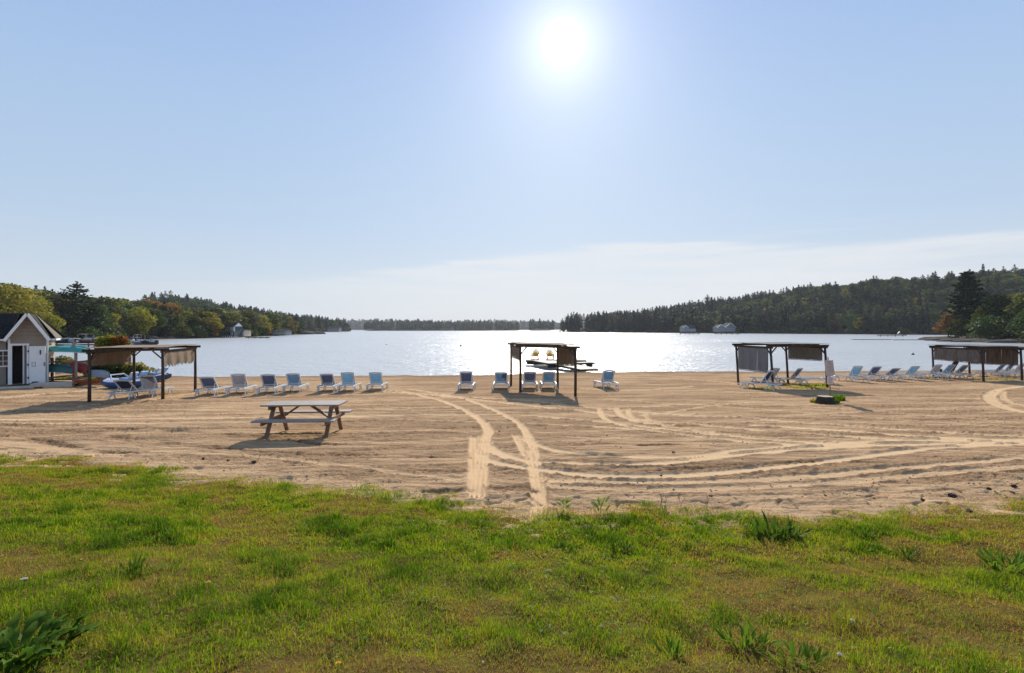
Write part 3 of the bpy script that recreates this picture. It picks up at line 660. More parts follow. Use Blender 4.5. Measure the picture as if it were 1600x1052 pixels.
# ------------------------------------------------------------------ far shores
def WP(px, py): D = CAMZ*F/(py-HZ); return (AT(px, D), D)
LANDM = mat('forest_floor', (0.05,0.045,0.03), 0.95, 0.5, 0.3, spec=0.05)
class Land:
    def __init__(s, name, shore, normal, S, H, rise=1.0, label=None):
        s.p = np.array(shore, float); s.S = S; s.H = np.array(H, float); s.rise = rise
        seg = np.sqrt(((s.p[1:]-s.p[:-1])**2).sum(1)); s.t = np.concatenate([[0], np.cumsum(seg)])/seg.sum(); s.len = seg.sum()
        s.n = np.array(normal, float)
        if s.n.ndim == 1: s.n = np.repeat(s.n[None], len(s.p), 0)
        s.n = s.n/np.sqrt((s.n**2).sum(1))[:, None]
        T, V = np.meshgrid(np.linspace(0, 1, max(24, int(s.len/6))), np.linspace(-0.06, 1.25, 26), indexing='ij')
        X, Y, Z = s.at(T, V)
        me = np_mesh(name, np.stack([X, Y, Z], -1).reshape(-1, 3), quads=gridquads(*T.shape), material=LANDM, smooth=True)
        o = link(name, me); o['kind'] = 'structure'
    def at(s, T, V):
        f = lambda a: np.interp(T, s.t, a)
        bx, by, nx, ny, H = f(s.p[:, 0]), f(s.p[:, 1]), f(s.n[:, 0]), f(s.n[:, 1]), f(s.H)
        X = bx+nx*V*s.S; Y = by+ny*V*s.S
        wob = (fbm(X*0.02, Y*0.02, 3, 7)-0.5)
        ends = np.clip(np.minimum(T, 1-T)*s.len/12, 0, 1)
        Z = -1.2+(1.2+s.rise)*sstep(-0.06, 0.05, V)*(0.5+0.5*ends)+H*sstep(0, 1.0, V)*(1+0.5*wob)
        return X, Y, Z
right = Land('hill_terrain', [WP(868,519.0), WP(930,519.4), WP(1000,519.9), WP(1100,520.6), WP(1200,521.4), WP(1320,522.3), WP(1440,523.2), WP(1560,524), (420,190)], (0.79,0.61), 170, [4,12,21,31,36,37,35,32,30])
leftA = Land('shore_terrain', [(-230,40), (-170,85), WP(-40,536.0), WP(78,535.5), WP(150,534), WP(200,531.4), WP(260,530.2), WP(330,528.6), WP(380,526.8), WP(430,524.8), WP(478,522.4)], [(-.5,.9),(-.5,.9),(-.6,.8),(-.8,.6),(-.9,.45),(-1,.2),(-1,.1),(-1,0),(-1,0),(-1,0),(-1,.1)], 80, [4,4,4,5,7,8,7,6,5,3,1])
leftB = Land('far_shore_terrain', [WP(430,520.6), WP(480,519.6), WP(520,518.7), WP(553,518.1)], (-1,0.15), 120, [18,14,8,1])
islandA = Land('island_terrain', [WP(565,517.1), WP(600,517.0), WP(640,517.0), WP(700,516.95), WP(760,516.95), WP(812,516.9)], (0,1), 90, [2,7,6,5,5,1])
islandB = Land('small_island_terrain', [WP(828,517.1), WP(866,517.1)], (0,1), 50, [1,1])
farL = Land('horizon_hill_terrain', [WP(480,515.9), WP(560,515.9), WP(600,515.9), WP(680,515.9), WP(800,515.9), WP(900,515.9)], (0,1), 300, [20,26,20,14,22,10])
point = Land('rocky_point_terrain', [(155,185), (133,160), (123,146), (118,135), (114,124), (117,112), (124,95), (140,75), (165,50)], (1,0.05), 70, [3,3,3,3,3,4,4,4,4], rise=0.5)

# ------------------------------------------------------------------ tree templates
def quads_np(c, u, v):
    return np.stack([c-u-v*.2, c-v, c+u+v*.2, c+v], 1)
def rand_leaves(C, size, r, flat=0.35):
    """leaf clump quads at the points C: random orientation, normals leaning up"""
    k = len(C); n = r.normal(0, 1, (k, 3)); n[:, 2] = np.abs(n[:, 2])+flat; n /= np.linalg.norm(n, axis=1)[:, None]
    a = np.cross(n, r.normal(0, 1, (k, 3))); a /= np.linalg.norm(a, axis=1)[:, None]; b = np.cross(n, a)
    s = size*r.uniform(0.55, 1.25, k)[:, None]
    return np.stack([C-a*s, C-b*s*.65, C+a*s, C+b*s*.65], 1)
def crown_mesh(name, Q, leaf, m):
    k = len(Q); i = 4*np.arange(k)
    return np_mesh(name, Q.reshape(-1, 3), quads=np.stack([i, i+1, i+2, i+3], 1), attrs={'leaf': np.repeat(leaf, 4)}, material=m)
def broad_tree(seed, H=14, W=9, n=2600, size=0.42, low=0.18, bumps=16):
    r = np.random.default_rng(seed); C = []; leaf = []
    lobes = []
    for i in range(bumps):
        a = r.uniform(0, 2*np.pi); t = r.uniform(0, 1); rad = W/2*(0.30+0.50*r.uniform(0, 1))*np.sin(np.pi*min(.97, .25+.62*t))**.6
        lobes.append((np.array([np.cos(a)*rad, np.sin(a)*rad, H*(low+0.10+(0.80-low)*t)]), W*r.uniform(.13, .24)))
    lobes.append((np.array([0, 0, H*.82]), W*.22)); lobes.append((np.array([0,0,H*.6]), W*.30))
    vol = np.array([l[1]**2 for l in lobes]); vol /= vol.sum()
    for (c, s), p in zip(lobes, vol):
        k = int(n*p); d = r.normal(0, 1, (k, 3)); d /= np.linalg.norm(d, axis=1)[:, None]; rr = s*r.uniform(0.45, 1.12, k)**.6
        q = c+d*rr[:, None]*np.array([1.12, 1.12, .8]); C.append(q); leaf.append(np.clip(r.uniform(0, 1)*.45+r.uniform(0, .55, k), 0, 1))
    C = np.concatenate(C); leaf = np.concatenate(leaf); Q = rand_leaves(C, size, r)
    tb = MB(); tb.tube([(0,0,-.8),(0.1,0,H*.2),(0,.1,H*.45),(.1,0,H*.75)], [H*.026,H*.021,H*.014,H*.004], 7)
    for c, s in lobes[:9]:
        b = Vector((0.05, 0.03, H*r.uniform(.18, .45))); tb.tube([b, b.lerp(Vector(c), .5)+Vector((0,0,-.3)), Vector(c)], [H*.010, H*.007, H*.002], 5)
    return Q, leaf, tb
def pine_tree(seed, H=17, W=6.5, n=2600, size=0.42, kind='pine'):
    r = np.random.default_rng(seed); C = []; leaf = []; tb = MB()
    tb.tube([(0,0,-.8),(0,0,H*.5),(0,0,H*.98)], [H*.017,H*.011,H*.002], 6)
    z = H*(0.16 if kind == 'pine' else 0.08); layers = []
    while z < H*.97: layers.append(z); z += H*(.030 if kind != 'pine' else .040)*r.uniform(.7, 1.35)
    wts = []
    for z in layers:
        t = z/H
        if kind == 'pine': rad = W/2*(0.45+0.65*np.sin(np.pi*min(1, t*0.95+.02))**.7)*(1.0 if t < .72 else max(.16, 1-(t-.72)/.28*.85))*r.uniform(.65, 1.12)
        elif kind == 'broad': rad = W/2*min(max(1.015-t, .004)**.6, .68)*r.uniform(.75, 1.12)
        else: rad = W/2*(1.06-t)**.8*r.uniform(.8, 1.12)
        nb = int(r.integers(4, 7)); a0 = r.uniform(0, 6.28)
        for b in range(nb):
            a = a0+b*6.283/nb+r.uniform(-.35, .35); L_ = rad*r.uniform(.6, 1.12); up = (0.22 if kind == 'pine' else .10 if kind == 'broad' else -0.18)*L_+r.uniform(-.2, .2)
            wts.append((a, L_, z, up)); 
            if L_ > 1.1: tb.bar((0,0,z), (math.cos(a)*L_*.85, math.sin(a)*L_*.85, z+up*.85), .07, .07, taper=.3)
    tot = sum(w[1] for w in wts)
    for a, L_, z, up in wts:
        k = max(3, int(n*L_/tot)); s = r.uniform(.12, 1.0, k)**.75; lat = r.normal(0, .17, k)*L_*(1.15-s)+r.normal(0, .08, k)
        x = np.cos(a)*s*L_-np.sin(a)*lat; y = np.sin(a)*s*L_+np.cos(a)*lat; zz = z+up*s*s+r.normal(0, .10, k)
        C.append(np.stack([x, y, zz], 1)); leaf.append(np.clip(r.uniform(0, .5)+.5*s*r.uniform(.3, 1, k), 0, 1))
    k = 26; C.append(np.stack([r.normal(0, .15, k), r.normal(0, .15, k), r.uniform(H*.93, H*1.0, k)], 1)); leaf.append(r.uniform(.3, 1, k))
    C = np.concatenate(C); leaf = np.concatenate(leaf); Q = rand_leaves(C, size, r, flat=1.2 if kind == 'pine' else .8)
    return Q, leaf, tb
FOL = {
 'green': foliage_mat('green_leaves', (0.0312,0.0595,0.0166), (0.0849,0.1298,0.0254), .30, .015, .22),
 'olive': foliage_mat('olive_leaves', (0.0503,0.0641,0.0168), (0.1499,0.1577,0.0286), .32, .02, .22),
 'yellow': foliage_mat('yellow_green_leaves', (0.14,0.15,0.018), (0.42,0.36,0.035), .36, .015, .15),
 'orange': foliage_mat('orange_leaves', (0.160,0.087,0.017), (0.406,0.196,0.026), .36, .015, .2),
 'rust': foliage_mat('rust_leaves', (0.11,0.062,0.02), (0.29,0.145,0.04), .34, .01, .2),
 'pine': foliage_mat('pine_needles', (0.0126,0.0283,0.0142), (0.0365,0.0602,0.0216), .18, .012, .2),
 'hemlock': foliage_mat('hemlock_needles', (0.0077,0.0176,0.0094), (0.0209,0.0358,0.0143), .15, .012, .2),
}
BT = [broad_tree(100+i, H=13+(i % 3), W=9+(i % 2)*1.8, n=1700, size=.46) for i in range(6)]
PT = [pine_tree(200+i, H=17, W=6.6, n=1500, size=.44) for i in range(4)]+[pine_tree(300+i, H=15, W=5.6, n=1500, size=.40, kind='hemlock') for i in range(3)]
BH = [13+(i % 3) for i in range(6)]; PH = [17]*4+[15]*3
BTm = [(crown_mesh('crown', q, l, FOL['green']), tb.mesh('trunk', M['bark'])) for q, l, tb in BT]
PTm = [(crown_mesh('crown', q, l, FOL['pine' if i < 4 else 'hemlock']), tb.mesh('trunk', M['bark'])) for i, (q, l, tb) in enumerate(PT)]
def plain(me, m, name):
    c = me.copy(); c.name = name; c.materials.clear(); c.materials.append(m); return c
FT = []; FTH = []       # templates of the mass forest
for i, mk in enumerate(['green','olive','yellow','green','olive','orange']): FT.append(plain(BTm[i][0], FOL[mk], 'forest_broadleaf')); FTH.append(BH[i])
for i in range(7): FT.append(plain(PTm[i][0], FOL['pine' if i < 4 else 'hemlock'], 'forest_conifer')); FTH.append(PH[i])

# far coarse templates
CT = []
for i in range(4):
    q, l, tb = broad_tree(500+i, H=14, W=10, n=260, size=1.15); CT.append(crown_mesh('far_tree', q, l, FOL['olive' if i % 2 else 'green']))
for i in range(4):
    q, l, tb = pine_tree(600+i, H=18, W=6.5, n=260, size=1.0); CT.append(crown_mesh('far_tree', q, l, FOL['pine']))

def spots(land, spacing, vmin=0.02, vmax=1.1, seed=1, t0=0, t1=1, vpow=1.0):
    r = np.random.default_rng(seed); n = int(land.len*(t1-t0)*land.S*(vmax-vmin)/spacing**2)
    T = r.uniform(t0, t1, n); V = vmin+(vmax-vmin)*r.uniform(0, 1, n)**vpow; X, Y, Z = land.at(T, V); return T, V, X, Y, Z, r
# choose kind per tree: list of (x, y, z, height, conifer?, colour)
TREES = []
def plant(land, spacing, pc, hb, hp, seed, colours, t0=0, t1=1, vmin=.02, vmax=1.1, where=None, hscale=None, vpow=1.0):
    T, V, X, Y, Z, r = spots(land, spacing, vmin, vmax, seed, t0, t1, vpow)
    cn = fbm(X*.03, Y*.03, 2, seed+50)
    for i in range(len(T)):
        con = r.uniform() < np.clip(pc(T[i], V[i])+(cn[i]-.5)*1.2, 0, 1); hs = hscale(T[i], V[i]) if hscale else 1
        h = (r.uniform(*hp) if con else r.uniform(*hb))*hs
        TREES.append((X[i], Y[i], Z[i], h, con, colours[int(r.integers(0, len(colours)))], where))
G_ = ['green']*6+['olive']*5+['yellow']*1
plant(right, 6.4, lambda t, v: .92 if t < .3 else (.42-.25*v), (11,15), (14,21), 1, ['green']*9+['olive']*8+['yellow'], where='right', hscale=lambda t, v: (1.05 if t < .25 else .95))
plant(right, 7.5, lambda t, v: .85, (10,13), (13,18), 2, ['green','green','olive'], vmin=0.005, vmax=.06, where='right')
plant(leftA, 6.0, lambda t, v: .0+.30*v, (9,12), (10,12.5), 3, ['green']*4+['olive']*5+['yellow']*4+['orange'], vmin=.03, vmax=.9, where='left', hscale=lambda t, v: 1.0)
plant(leftA, 6.5, lambda t, v: .15, (7,10), (9,12), 4, ['green']*3+['olive']*3+['yellow']*2+['orange'], t0=.3, vmin=.012, vmax=.09, where='left')
plant(leftB, 7.0, lambda t, v: .6, (12,15), (14,19), 5, ['green']*4+['olive']*2, where='leftb')
ind = sorted(range(len(TREES)), key=lambda i: -TREES[i][3]/math.hypot(TREES[i][0], TREES[i][1]))
def visible(t): 
    px = 800+F*t[0]/t[1] if t[1] > 1 else -999
    return -60 < px < 1660
cnt = {True: 0, False: 0}; chosen = []; rest = []
# keep to the trees that show most: near the water or standing out
for i in ind:
    t = TREES[i]
    if visible(t) and cnt[t[4]] < 270: cnt[t[4]] += 1; chosen.append(t)
    else: rest.append(t)
CN = {'green':'green','olive':'olive green','yellow':'yellow green','orange':'orange tinged','rust':'rust red'}
WH = {'right':('in the wood on the hillside across the lake at right','right hillside'),'left':('in the wood on the left shore','left shore'),'leftb':('on the distant left headland','left headland')}
SHL = {}
for k_, l_ in (('right', right), ('left', leftA), ('leftb', leftB)): SHL[k_] = [(float(np.interp(q, l_.t, l_.p[:, 0])), float(np.interp(q, l_.t, l_.p[:, 1]))) for q in np.linspace(0, 1, 80)]
def put_tree(t, r=random.Random(5), label=None, group=None, tmpl=None, name=None):
    x, y, z, h, con, colr, wh = t
    L_ = PTm if con else BTm; HH = PH if con else BH; j = r.randrange(len(L_)) if tmpl is None else tmpl
    nm = name or ('pine_tree' if con else 'broadleaf_tree')
    hem = con and j >= 4
    kind = ('narrow dark hemlock' if hem else 'dark pine') if con else CN[colr]+' broadleaf tree'
    px = 800+F*x/y; front = any(math.hypot(x-a, y-b) < 17 for a, b in SHL[wh])
    st = 'by the water' if front else 'up the slope'
    if wh == 'right': pl = 'left of both cottages' if px < 1060 else 'above the cottages' if px < 1165 else 'between cottages and small dock' if px < 1366 else 'behind the rocky point'; pl += ', right hill'
    elif wh == 'left': pl = 'behind the shed' if px < 100 else 'behind the moored boats' if px < 205 else 'between navy boat and green boathouse' if px < 335 else 'around the boathouses' if px < 430 else 'near the headland tip'; pl += ', left shore'
    else: pl = 'on the distant left headland'
    e = empty(nm, (x, y, z-.3), r.uniform(0, 6.28), label or f'{kind} {st} {pl}', 'tree', group or f'{kind}s {st} {pl}')
    s = h/HH[j]; sw = s*(r.uniform(1.05, 1.45) if wh == 'left' and not con else r.uniform(.85, 1.2)); e.scale = (sw, sw, s)
    c = link('crown', L_[j][0], e); t_ = link('trunk', L_[j][1], e)
    if not con: c.material_slots[0].link = 'OBJECT'; c.material_slots[0].material = FOL[colr]
    return e
for t in chosen: put_tree(t)
if rest:
    r = np.random.default_rng(9); idx = []; pos = []; rot = []; scl = []
    bi = {'green':[0,3],'olive':[1,4],'yellow':[2],'orange':[5],'rust':[5]}
    for t in rest:
        j = int(6+(r.integers(0, 4) if r.uniform() < .75 else r.integers(4, 7))) if t[4] else int(r.choice(bi[t[5]])); s = t[3]/FTH[j]; w = s*r.uniform(.85, 1.2)
        idx.append(j); pos.append((t[0], t[1], t[2]-.3)); rot.append((0, 0, r.uniform(0, 6.28))); scl.append((w, w, s))
    scatter_gn('forest', 'forest_templates', FT, pos, rot, scl, idx)
pos = []; idx = []; rot = []; scl = []
for land, sp, hh, seed in ((islandA, 8, (12,18), 31), (islandB, 6.5, (15,21), 32), (farL, 17, (15,24), 33)):
    T, V, X, Y, Z, r = spots(land, sp, .0, .9, seed)
    for i in range(len(T)):
        j = int(r.integers(0, 8)); h = r.uniform(*hh); s = h/16; pos.append((X[i], Y[i], Z[i]-.3)); idx.append(j); rot.append((0, 0, r.uniform(0, 6.28))); w = s*(1.6 if sp > 10 else 1.0); scl.append((w, w, s))
scatter_gn('distant_forest', 'distant_forest_templates', CT, pos, rot, scl, idx)
# undergrowth that closes the foot of the woods
pos = []; idx = []; rot = []; scl = []
SHm = []
for i in range(3):
    q, l, tb = broad_tree(700+i, H=4, W=6, n=420, size=.5, low=.0, bumps=8); SHm.append(crown_mesh('shrub', q, l, FOL[['green','olive','green'][i]]))
for land, sp, seed in ((right, 5.0, 41), (leftA, 4.0, 42), (leftB, 6.0, 43)):
    T, V, X, Y, Z, r = spots(land, sp, .002, .10, seed)
    for i in range(len(T)):
        pos.append((X[i], Y[i], Z[i]-.3)); idx.append(int(r.integers(0, 3))); rot.append((0, 0, r.uniform(0, 6.28))); s = r.uniform(.5, 1.1); scl.append((s, s, s))
scatter_gn('undergrowth', 'undergrowth_templates', SHm, pos, rot, scl, idx)

# ------------------------------------------------------------------ trees one can tell apart
def hero(name, build, px, D, py_top, colour, label, wscale=1.0, z=None, twist=0.0, baseH=None):
    Q, leaf, tb = build; H0 = baseH
    z = 0.6 if z is None else z
    e = empty(name, (AT(px, D), D, z-.2), twist, label, 'tree'); h = ZAT(py_top, D)-z; s = h/H0
    e.scale = (s*wscale, s*wscale, s)
    link('crown', crown_mesh('crown', Q, leaf, FOL[colour]), e); tb.build('trunk', M['bark'], e); return e
hero('pine_tree', pine_tree(901, H=20, W=18.5, n=12000, size=.42, kind='broad'), 1511, 139, 423, 'pine', 'tall broad white pine standing alone above the rocky point at right', 1.0, 1.0, .4, 20)
hero('broadleaf_tree', broad_tree(902, H=8, W=7, n=1800, size=.32, low=.15), 1481, 141, 489, 'rust', 'small rust orange tree on the rocky point left of the tall pine', 1.0, .8, 0, 8)
hero('broadleaf_tree', broad_tree(903, H=9, W=5, n=1100, size=.32, low=.25), 1523, 134, 497, 'yellow', 'thin pale green sapling under the tall pine on the rocky point', .8, .8, 0, 9)
hero('broadleaf_tree', broad_tree(904, H=14, W=11, n=3600, size=.40, low=.05), 1560, 130, 456, 'green', 'dark dense tree right of the tall pine with pale yellow left side', 1.0, .8, 1, 14)
hero('broadleaf_tree', broad_tree(905, H=10, W=7, n=1800, size=.34), 1537, 133, 471, 'yellow', 'yellow leaved tree against the dark trees right of the tall pine', .8, .8, 2, 10)
hero('broadleaf_tree', broad_tree(906, H=15, W=10, n=3200, size=.40, low=.05), 1598, 122, 450, 'olive', 'olive tree with yellow tips at the right edge of the picture', 1.0, .8, 2, 15)
hero('pine_tree', pine_tree(907, H=15, W=8, n=2800, size=.40, kind='hemlock'), 1578, 126, 480, 'hemlock', 'low dark hemlock filling the gap between the dark trees at right', 1.2, .6, 0, 15)
hero('broadleaf_tree', broad_tree(930, H=9, W=10, n=2400, size=.38, low=.0), 1545, 127, 492, 'green', 'low wide dark tree at the waterline between the tall pine and the right edge', 1.3, .6, 0, 9)
hero('broadleaf_tree', broad_tree(931, H=8, W=7, n=1600, size=.36, low=.0), 1497, 137, 496, 'olive', 'low olive tree at the left foot of the tall pine', 1.1, .6, 0, 8)
hero('broadleaf_tree', broad_tree(908, H=10, W=10, n=2600, size=.38, low=.0), 1615, 112, 478, 'green', 'dark tree overhanging the water at the right edge', 1.2, .6, 0, 10)
hero('pine_tree', pine_tree(909, H=22, W=9, n=2600, size=.5), 1461, 400, 424, 'pine', 'left one of two flat topped pines breaking the skyline of the right hill', 1.0, 26, 0, 22)
hero('pine_tree', pine_tree(910, H=22, W=8, n=2600, size=.5), 1482, 400, 424, 'pine', 'right one of two flat topped pines breaking the skyline of the right hill', 1.0, 26, 0, 22)
hero('pine_tree', pine_tree(911, H=22, W=12, n=3000, size=.5), 1552, 390, 419, 'pine', 'broad round topped pine on the skyline right of the tall white pine', 1.0, 26, 0, 22)
hero('pine_tree', pine_tree(912, H=20, W=9, n=2200, size=.5), 1105, 500, 460, 'pine', 'spreading pine rising over the skyline half way along the right hill', 1.0, 22, 0, 20)
hero('broadleaf_tree', broad_tree(920, H=15, W=13, n=4600, size=.40, low=.02), 22, 108, 440, 'yellow', 'big yellow green tree turning orange behind the shed at far left', 1.05, .6, 0, 15)
hero('broadleaf_tree', broad_tree(921, H=12, W=10, n=3000, size=.36, low=.02), 72, 112, 484, 'yellow', 'lower yellow orange tree just right of the shed roof peak', .9, .6, 1, 12)
hero('broadleaf_tree', broad_tree(925, H=12, W=10, n=3000, size=.36, low=.02), 52, 118, 456, 'yellow', 'yellow green tree between the big yellow tree and the dark pine', .9, .6, 1, 12)
hero('pine_tree', pine_tree(922, H=17, W=11, n=4200, size=.40), 120, 128, 439, 'pine', 'tall dark pine with open flat top behind the shed at left', 1.05, .6, 0, 17)
hero('broadleaf_tree', broad_tree(923, H=9, W=8, n=2200, size=.34, low=.02), 172, 140, 490, 'yellow', 'yellow orange maple on the left shore above the docks', 1.0, .8, 0, 9)
hero('broadleaf_tree', broad_tree(924, H=11, W=9, n=2600, size=.36, low=.05), 218, 152, 476, 'yellow', 'rounded yellow green tree on the left shore above the dark boat', 1.0, .8, 0, 11)
hero('broadleaf_tree', broad_tree(926, H=7, W=5, n=1100, size=.3, low=.05), 337, 182, 512, 'orange', 'small orange tree left of the dark green boathouse', 1.0, .6, 0, 7)
hero('broadleaf_tree', broad_tree(927, H=7, W=4, n=900, size=.35, low=.05), 420, 232, 511, 'orange', 'bright orange tree left of the low white boathouse', 1.0, .6, 0, 7)

# sumac bush and greenery on the bank behind the left shelter
def leaf_cloud(name, c, r3, n, size, m, label, cat='bush', seed=0, parent=None):
    r = np.random.default_rng(seed); k = n; d = r.normal(0, 1, (k, 3)); d /= np.linalg.norm(d, axis=1)[:, None]; rr = r.uniform(.25, 1.0, k)**.5
    lump = .72+.5*fbm(d[:, 0]*2.1+5, d[:, 2]*2.1+d[:, 1]*1.3, 2, seed)
    C = d*(rr*lump)[:, None]*np.array(r3); C[:, 2] = np.maximum(C[:, 2], -r3[2]*.98)
    return crown_mesh('crown', rand_leaves(C, size, r, .3), r.uniform(0, 1, k), m)
def bush(px, D, zc, r3, n, size, colours, label, seed, z0=None):
    x = AT(px, D); z0 = g(x, D) if z0 is None else z0
    e = empty('bush', (x, D, z0-.05), 0, label, 'bush')
    for i, (cm, frac, off) in enumerate(colours):
        o = link('crown', leaf_cloud('crown', None, (r3[0]*frac, r3[1]*frac, r3[2]*frac), int(n*frac), size, FOL[cm], label, seed=seed+i), e); o.location = (off[0], off[1], zc-z0+off[2])
    tb = MB(); rr = random.Random(seed)
    for k in range(6): a = rr.uniform(0, 6.28); tb.tube([(0,0,0), (math.cos(a)*.3, math.sin(a)*.3, (zc-z0)*.6), (math.cos(a)*r3[0]*.6, math.sin(a)*r3[1]*.6, zc-z0+r3[2]*.4)], [.035,.025,.01], 5)
    tb.build('trunk', M['bark'], e); return e
bush(181, 29, 2.35, (1.05,.8,.75), 1500, .10, [('olive',1.0,(0,0,-.1)),('orange',.45,(.45,-.3,.30)),('yellow',.65,(-.3,-.25,.15))], 'sumac bush with orange and green leaves showing above the left shelter roof', 61)
bush(168, 28.5, .95, (1.0,.7,.75), 1500, .09, [('green',1.0,(0,0,0)),('olive',.6,(.3,-.2,.1))], 'dark green shrub behind the left shelter under its mat', 62)
bush(207, 28.8, .85, (.95,.6,.55), 1500, .08, [('yellow',1.0,(0,0,0)),('olive',.6,(.3,-.2,0))], 'light yellow green shrub right of the dark shrub behind the left shelter', 63)
bush(236, 31.5, .45, (.5,.4,.4), 500, .07, [('yellow',1.0,(0,0,0))], 'small reedy shrub by the water between the two blue pedal boats', 64)
bush(136, 33, .75, (.7,.5,.55), 700, .09, [('yellow',1.0,(0,0,0)),('green',.6,(0,-.2,0))], 'bright green shrub behind the canoe rack beside the shed', 65)
bush(97, 36, .9, (1.1,.5,.5), 700, .09, [('olive',1.0,(0,0,0)),('yellow',.5,(.5,-.2,.1))], 'waterside shrub behind the stacked canoes', 66)
# patches of grass and green at the bank
def grass_patch(px, py, rx, ry, n, h, label, name='grass_patch', hue=.35):
    p = P(px, py); r = np.random.default_rng(int(px)); a = r.uniform(0, 6.28, n); q = r.uniform(0, 1, n)**.6; X = p.x+np.cos(a)*rx*q; Y = p.y+np.sin(a)*ry*q; Z = gz(X, Y)-.01
    hh = h*r.uniform(.4, 1.2, n); w = .012+.0008*p.y; b = r.uniform(0, 6.28, n); ca, sa = np.cos(b)*w, np.sin(b)*w; l = r.normal(0, .4, (2, n))*hh
    co = np.stack([np.stack([X-ca, Y-sa, Z], -1), np.stack([X+ca, Y+sa, Z], -1), np.stack([X+l[0], Y+l[1], Z+hh], -1)], 1); i = 3*np.arange(n)
    o = link(name, np_mesh(name, co.reshape(-1, 3), tris=np.stack([i, i+1, i+2], 1), attrs={'hue': np.repeat(np.clip(r.normal(hue, .15, n), 0, 1), 3)}, material=GM)); o['kind'] = 'stuff'
grass_patch(134, 592, 1.6, 1.2, 1500, .16, '')
grass_patch(1190, 607, .9, .5, 300, .05, '', hue=.58); grass_patch(1262, 606, 1.1, .6, 380, .055, '', hue=.6); grass_patch(1284, 603, .4, .3, 200, .14, '', hue=.5); grass_patch(1247, 601, 1.2, .7, 500, .07, '', hue=.6)
grass_patch(1292, 629, .42, .32, 500, .20, '', hue=.12); grass_patch(1306, 625, .3, .3, 300, .24, '', hue=.2); grass_patch(1280, 628, .35, .2, 300, .12, '', hue=.6)
grass_patch(1570, 592, 2.2, .7, 400, .06, '', hue=.6); grass_patch(1450, 590, 1.5, .5, 260, .08, '', hue=.6); grass_patch(490, 676, .9, .35, 40, .03, '', hue=.7)
grass_patch(1484, 527, 1, 1, 10, .1, '')
# rocks of the point: low domes of granite
def rock(x, y, z, d, label, seed, group=None, name='rock'):
    r = random.Random(seed); mb = MB(); rows = []
    for i in range(9):
        ph = -math.pi/2+math.pi*i/8; rows.append([Vector((math.cos(k*math.pi/8)*math.cos(ph)*d[0], math.sin(k*math.pi/8)*math.cos(ph)*d[1], math.sin(ph)*d[2]))*(.85+.3*float(vnoise(k % 16*.6+seed, i*.7+seed, 3))) for k in range(16)])
    for q in rows: q.append(q[0])
    mb.grid(rows); o = mb.build(name, M['rock'], None, True); o.location = (x, y, z); o.rotation_euler.z = r.uniform(-.2, .2)
    return tag(o, label, 'rock', group)
rock(AT(1474,139), 139, .1, (4.6,3,.7), 'pale low rock slab at the tip of the rocky point at right', 1)
rock(AT(1500,131), 131, .0, (7.5,3,.8), 'long dark rock slab in front of the tall pine', 2)
rock(AT(1540,124), 124, .1, (7.5,3,.8), 'dark shoreline rock at the foot of the dense trees at right', 3)
rock(AT(1590,116), 116, .1, (7,3,.8), 'dark shoreline rock by the right edge of the picture', 4)
for i, (px, D, s) in enumerate(((150,126,2.0),(163,127,2.6),(141,125,1.6),(120,122,1.5),(176,132,1.6),(205,146,1.8),(230,156,2.2),(262,163,1.6),(290,170,1.4),(477,308,4.0),(490,322,3.5),(500,330,2.6),(108,121,1.5))):
    rock(AT(px, D), D, .3, (s*1.5, s, s*.45), ['grey boulder','pale boulder','broad boulder','low boulder','small boulder'][i % 5]+' on the left shore '+['behind the docks','above the moored boats','left of the moored boats','behind the shed','behind the sumac bush','left of the dark boat','behind the dark boat','right of the dark boat','below the big green trees','on the tip of the left headland','just off the tip of the left headland','farthest out beyond the left headland','next to the shed roof'][i], 20+i)
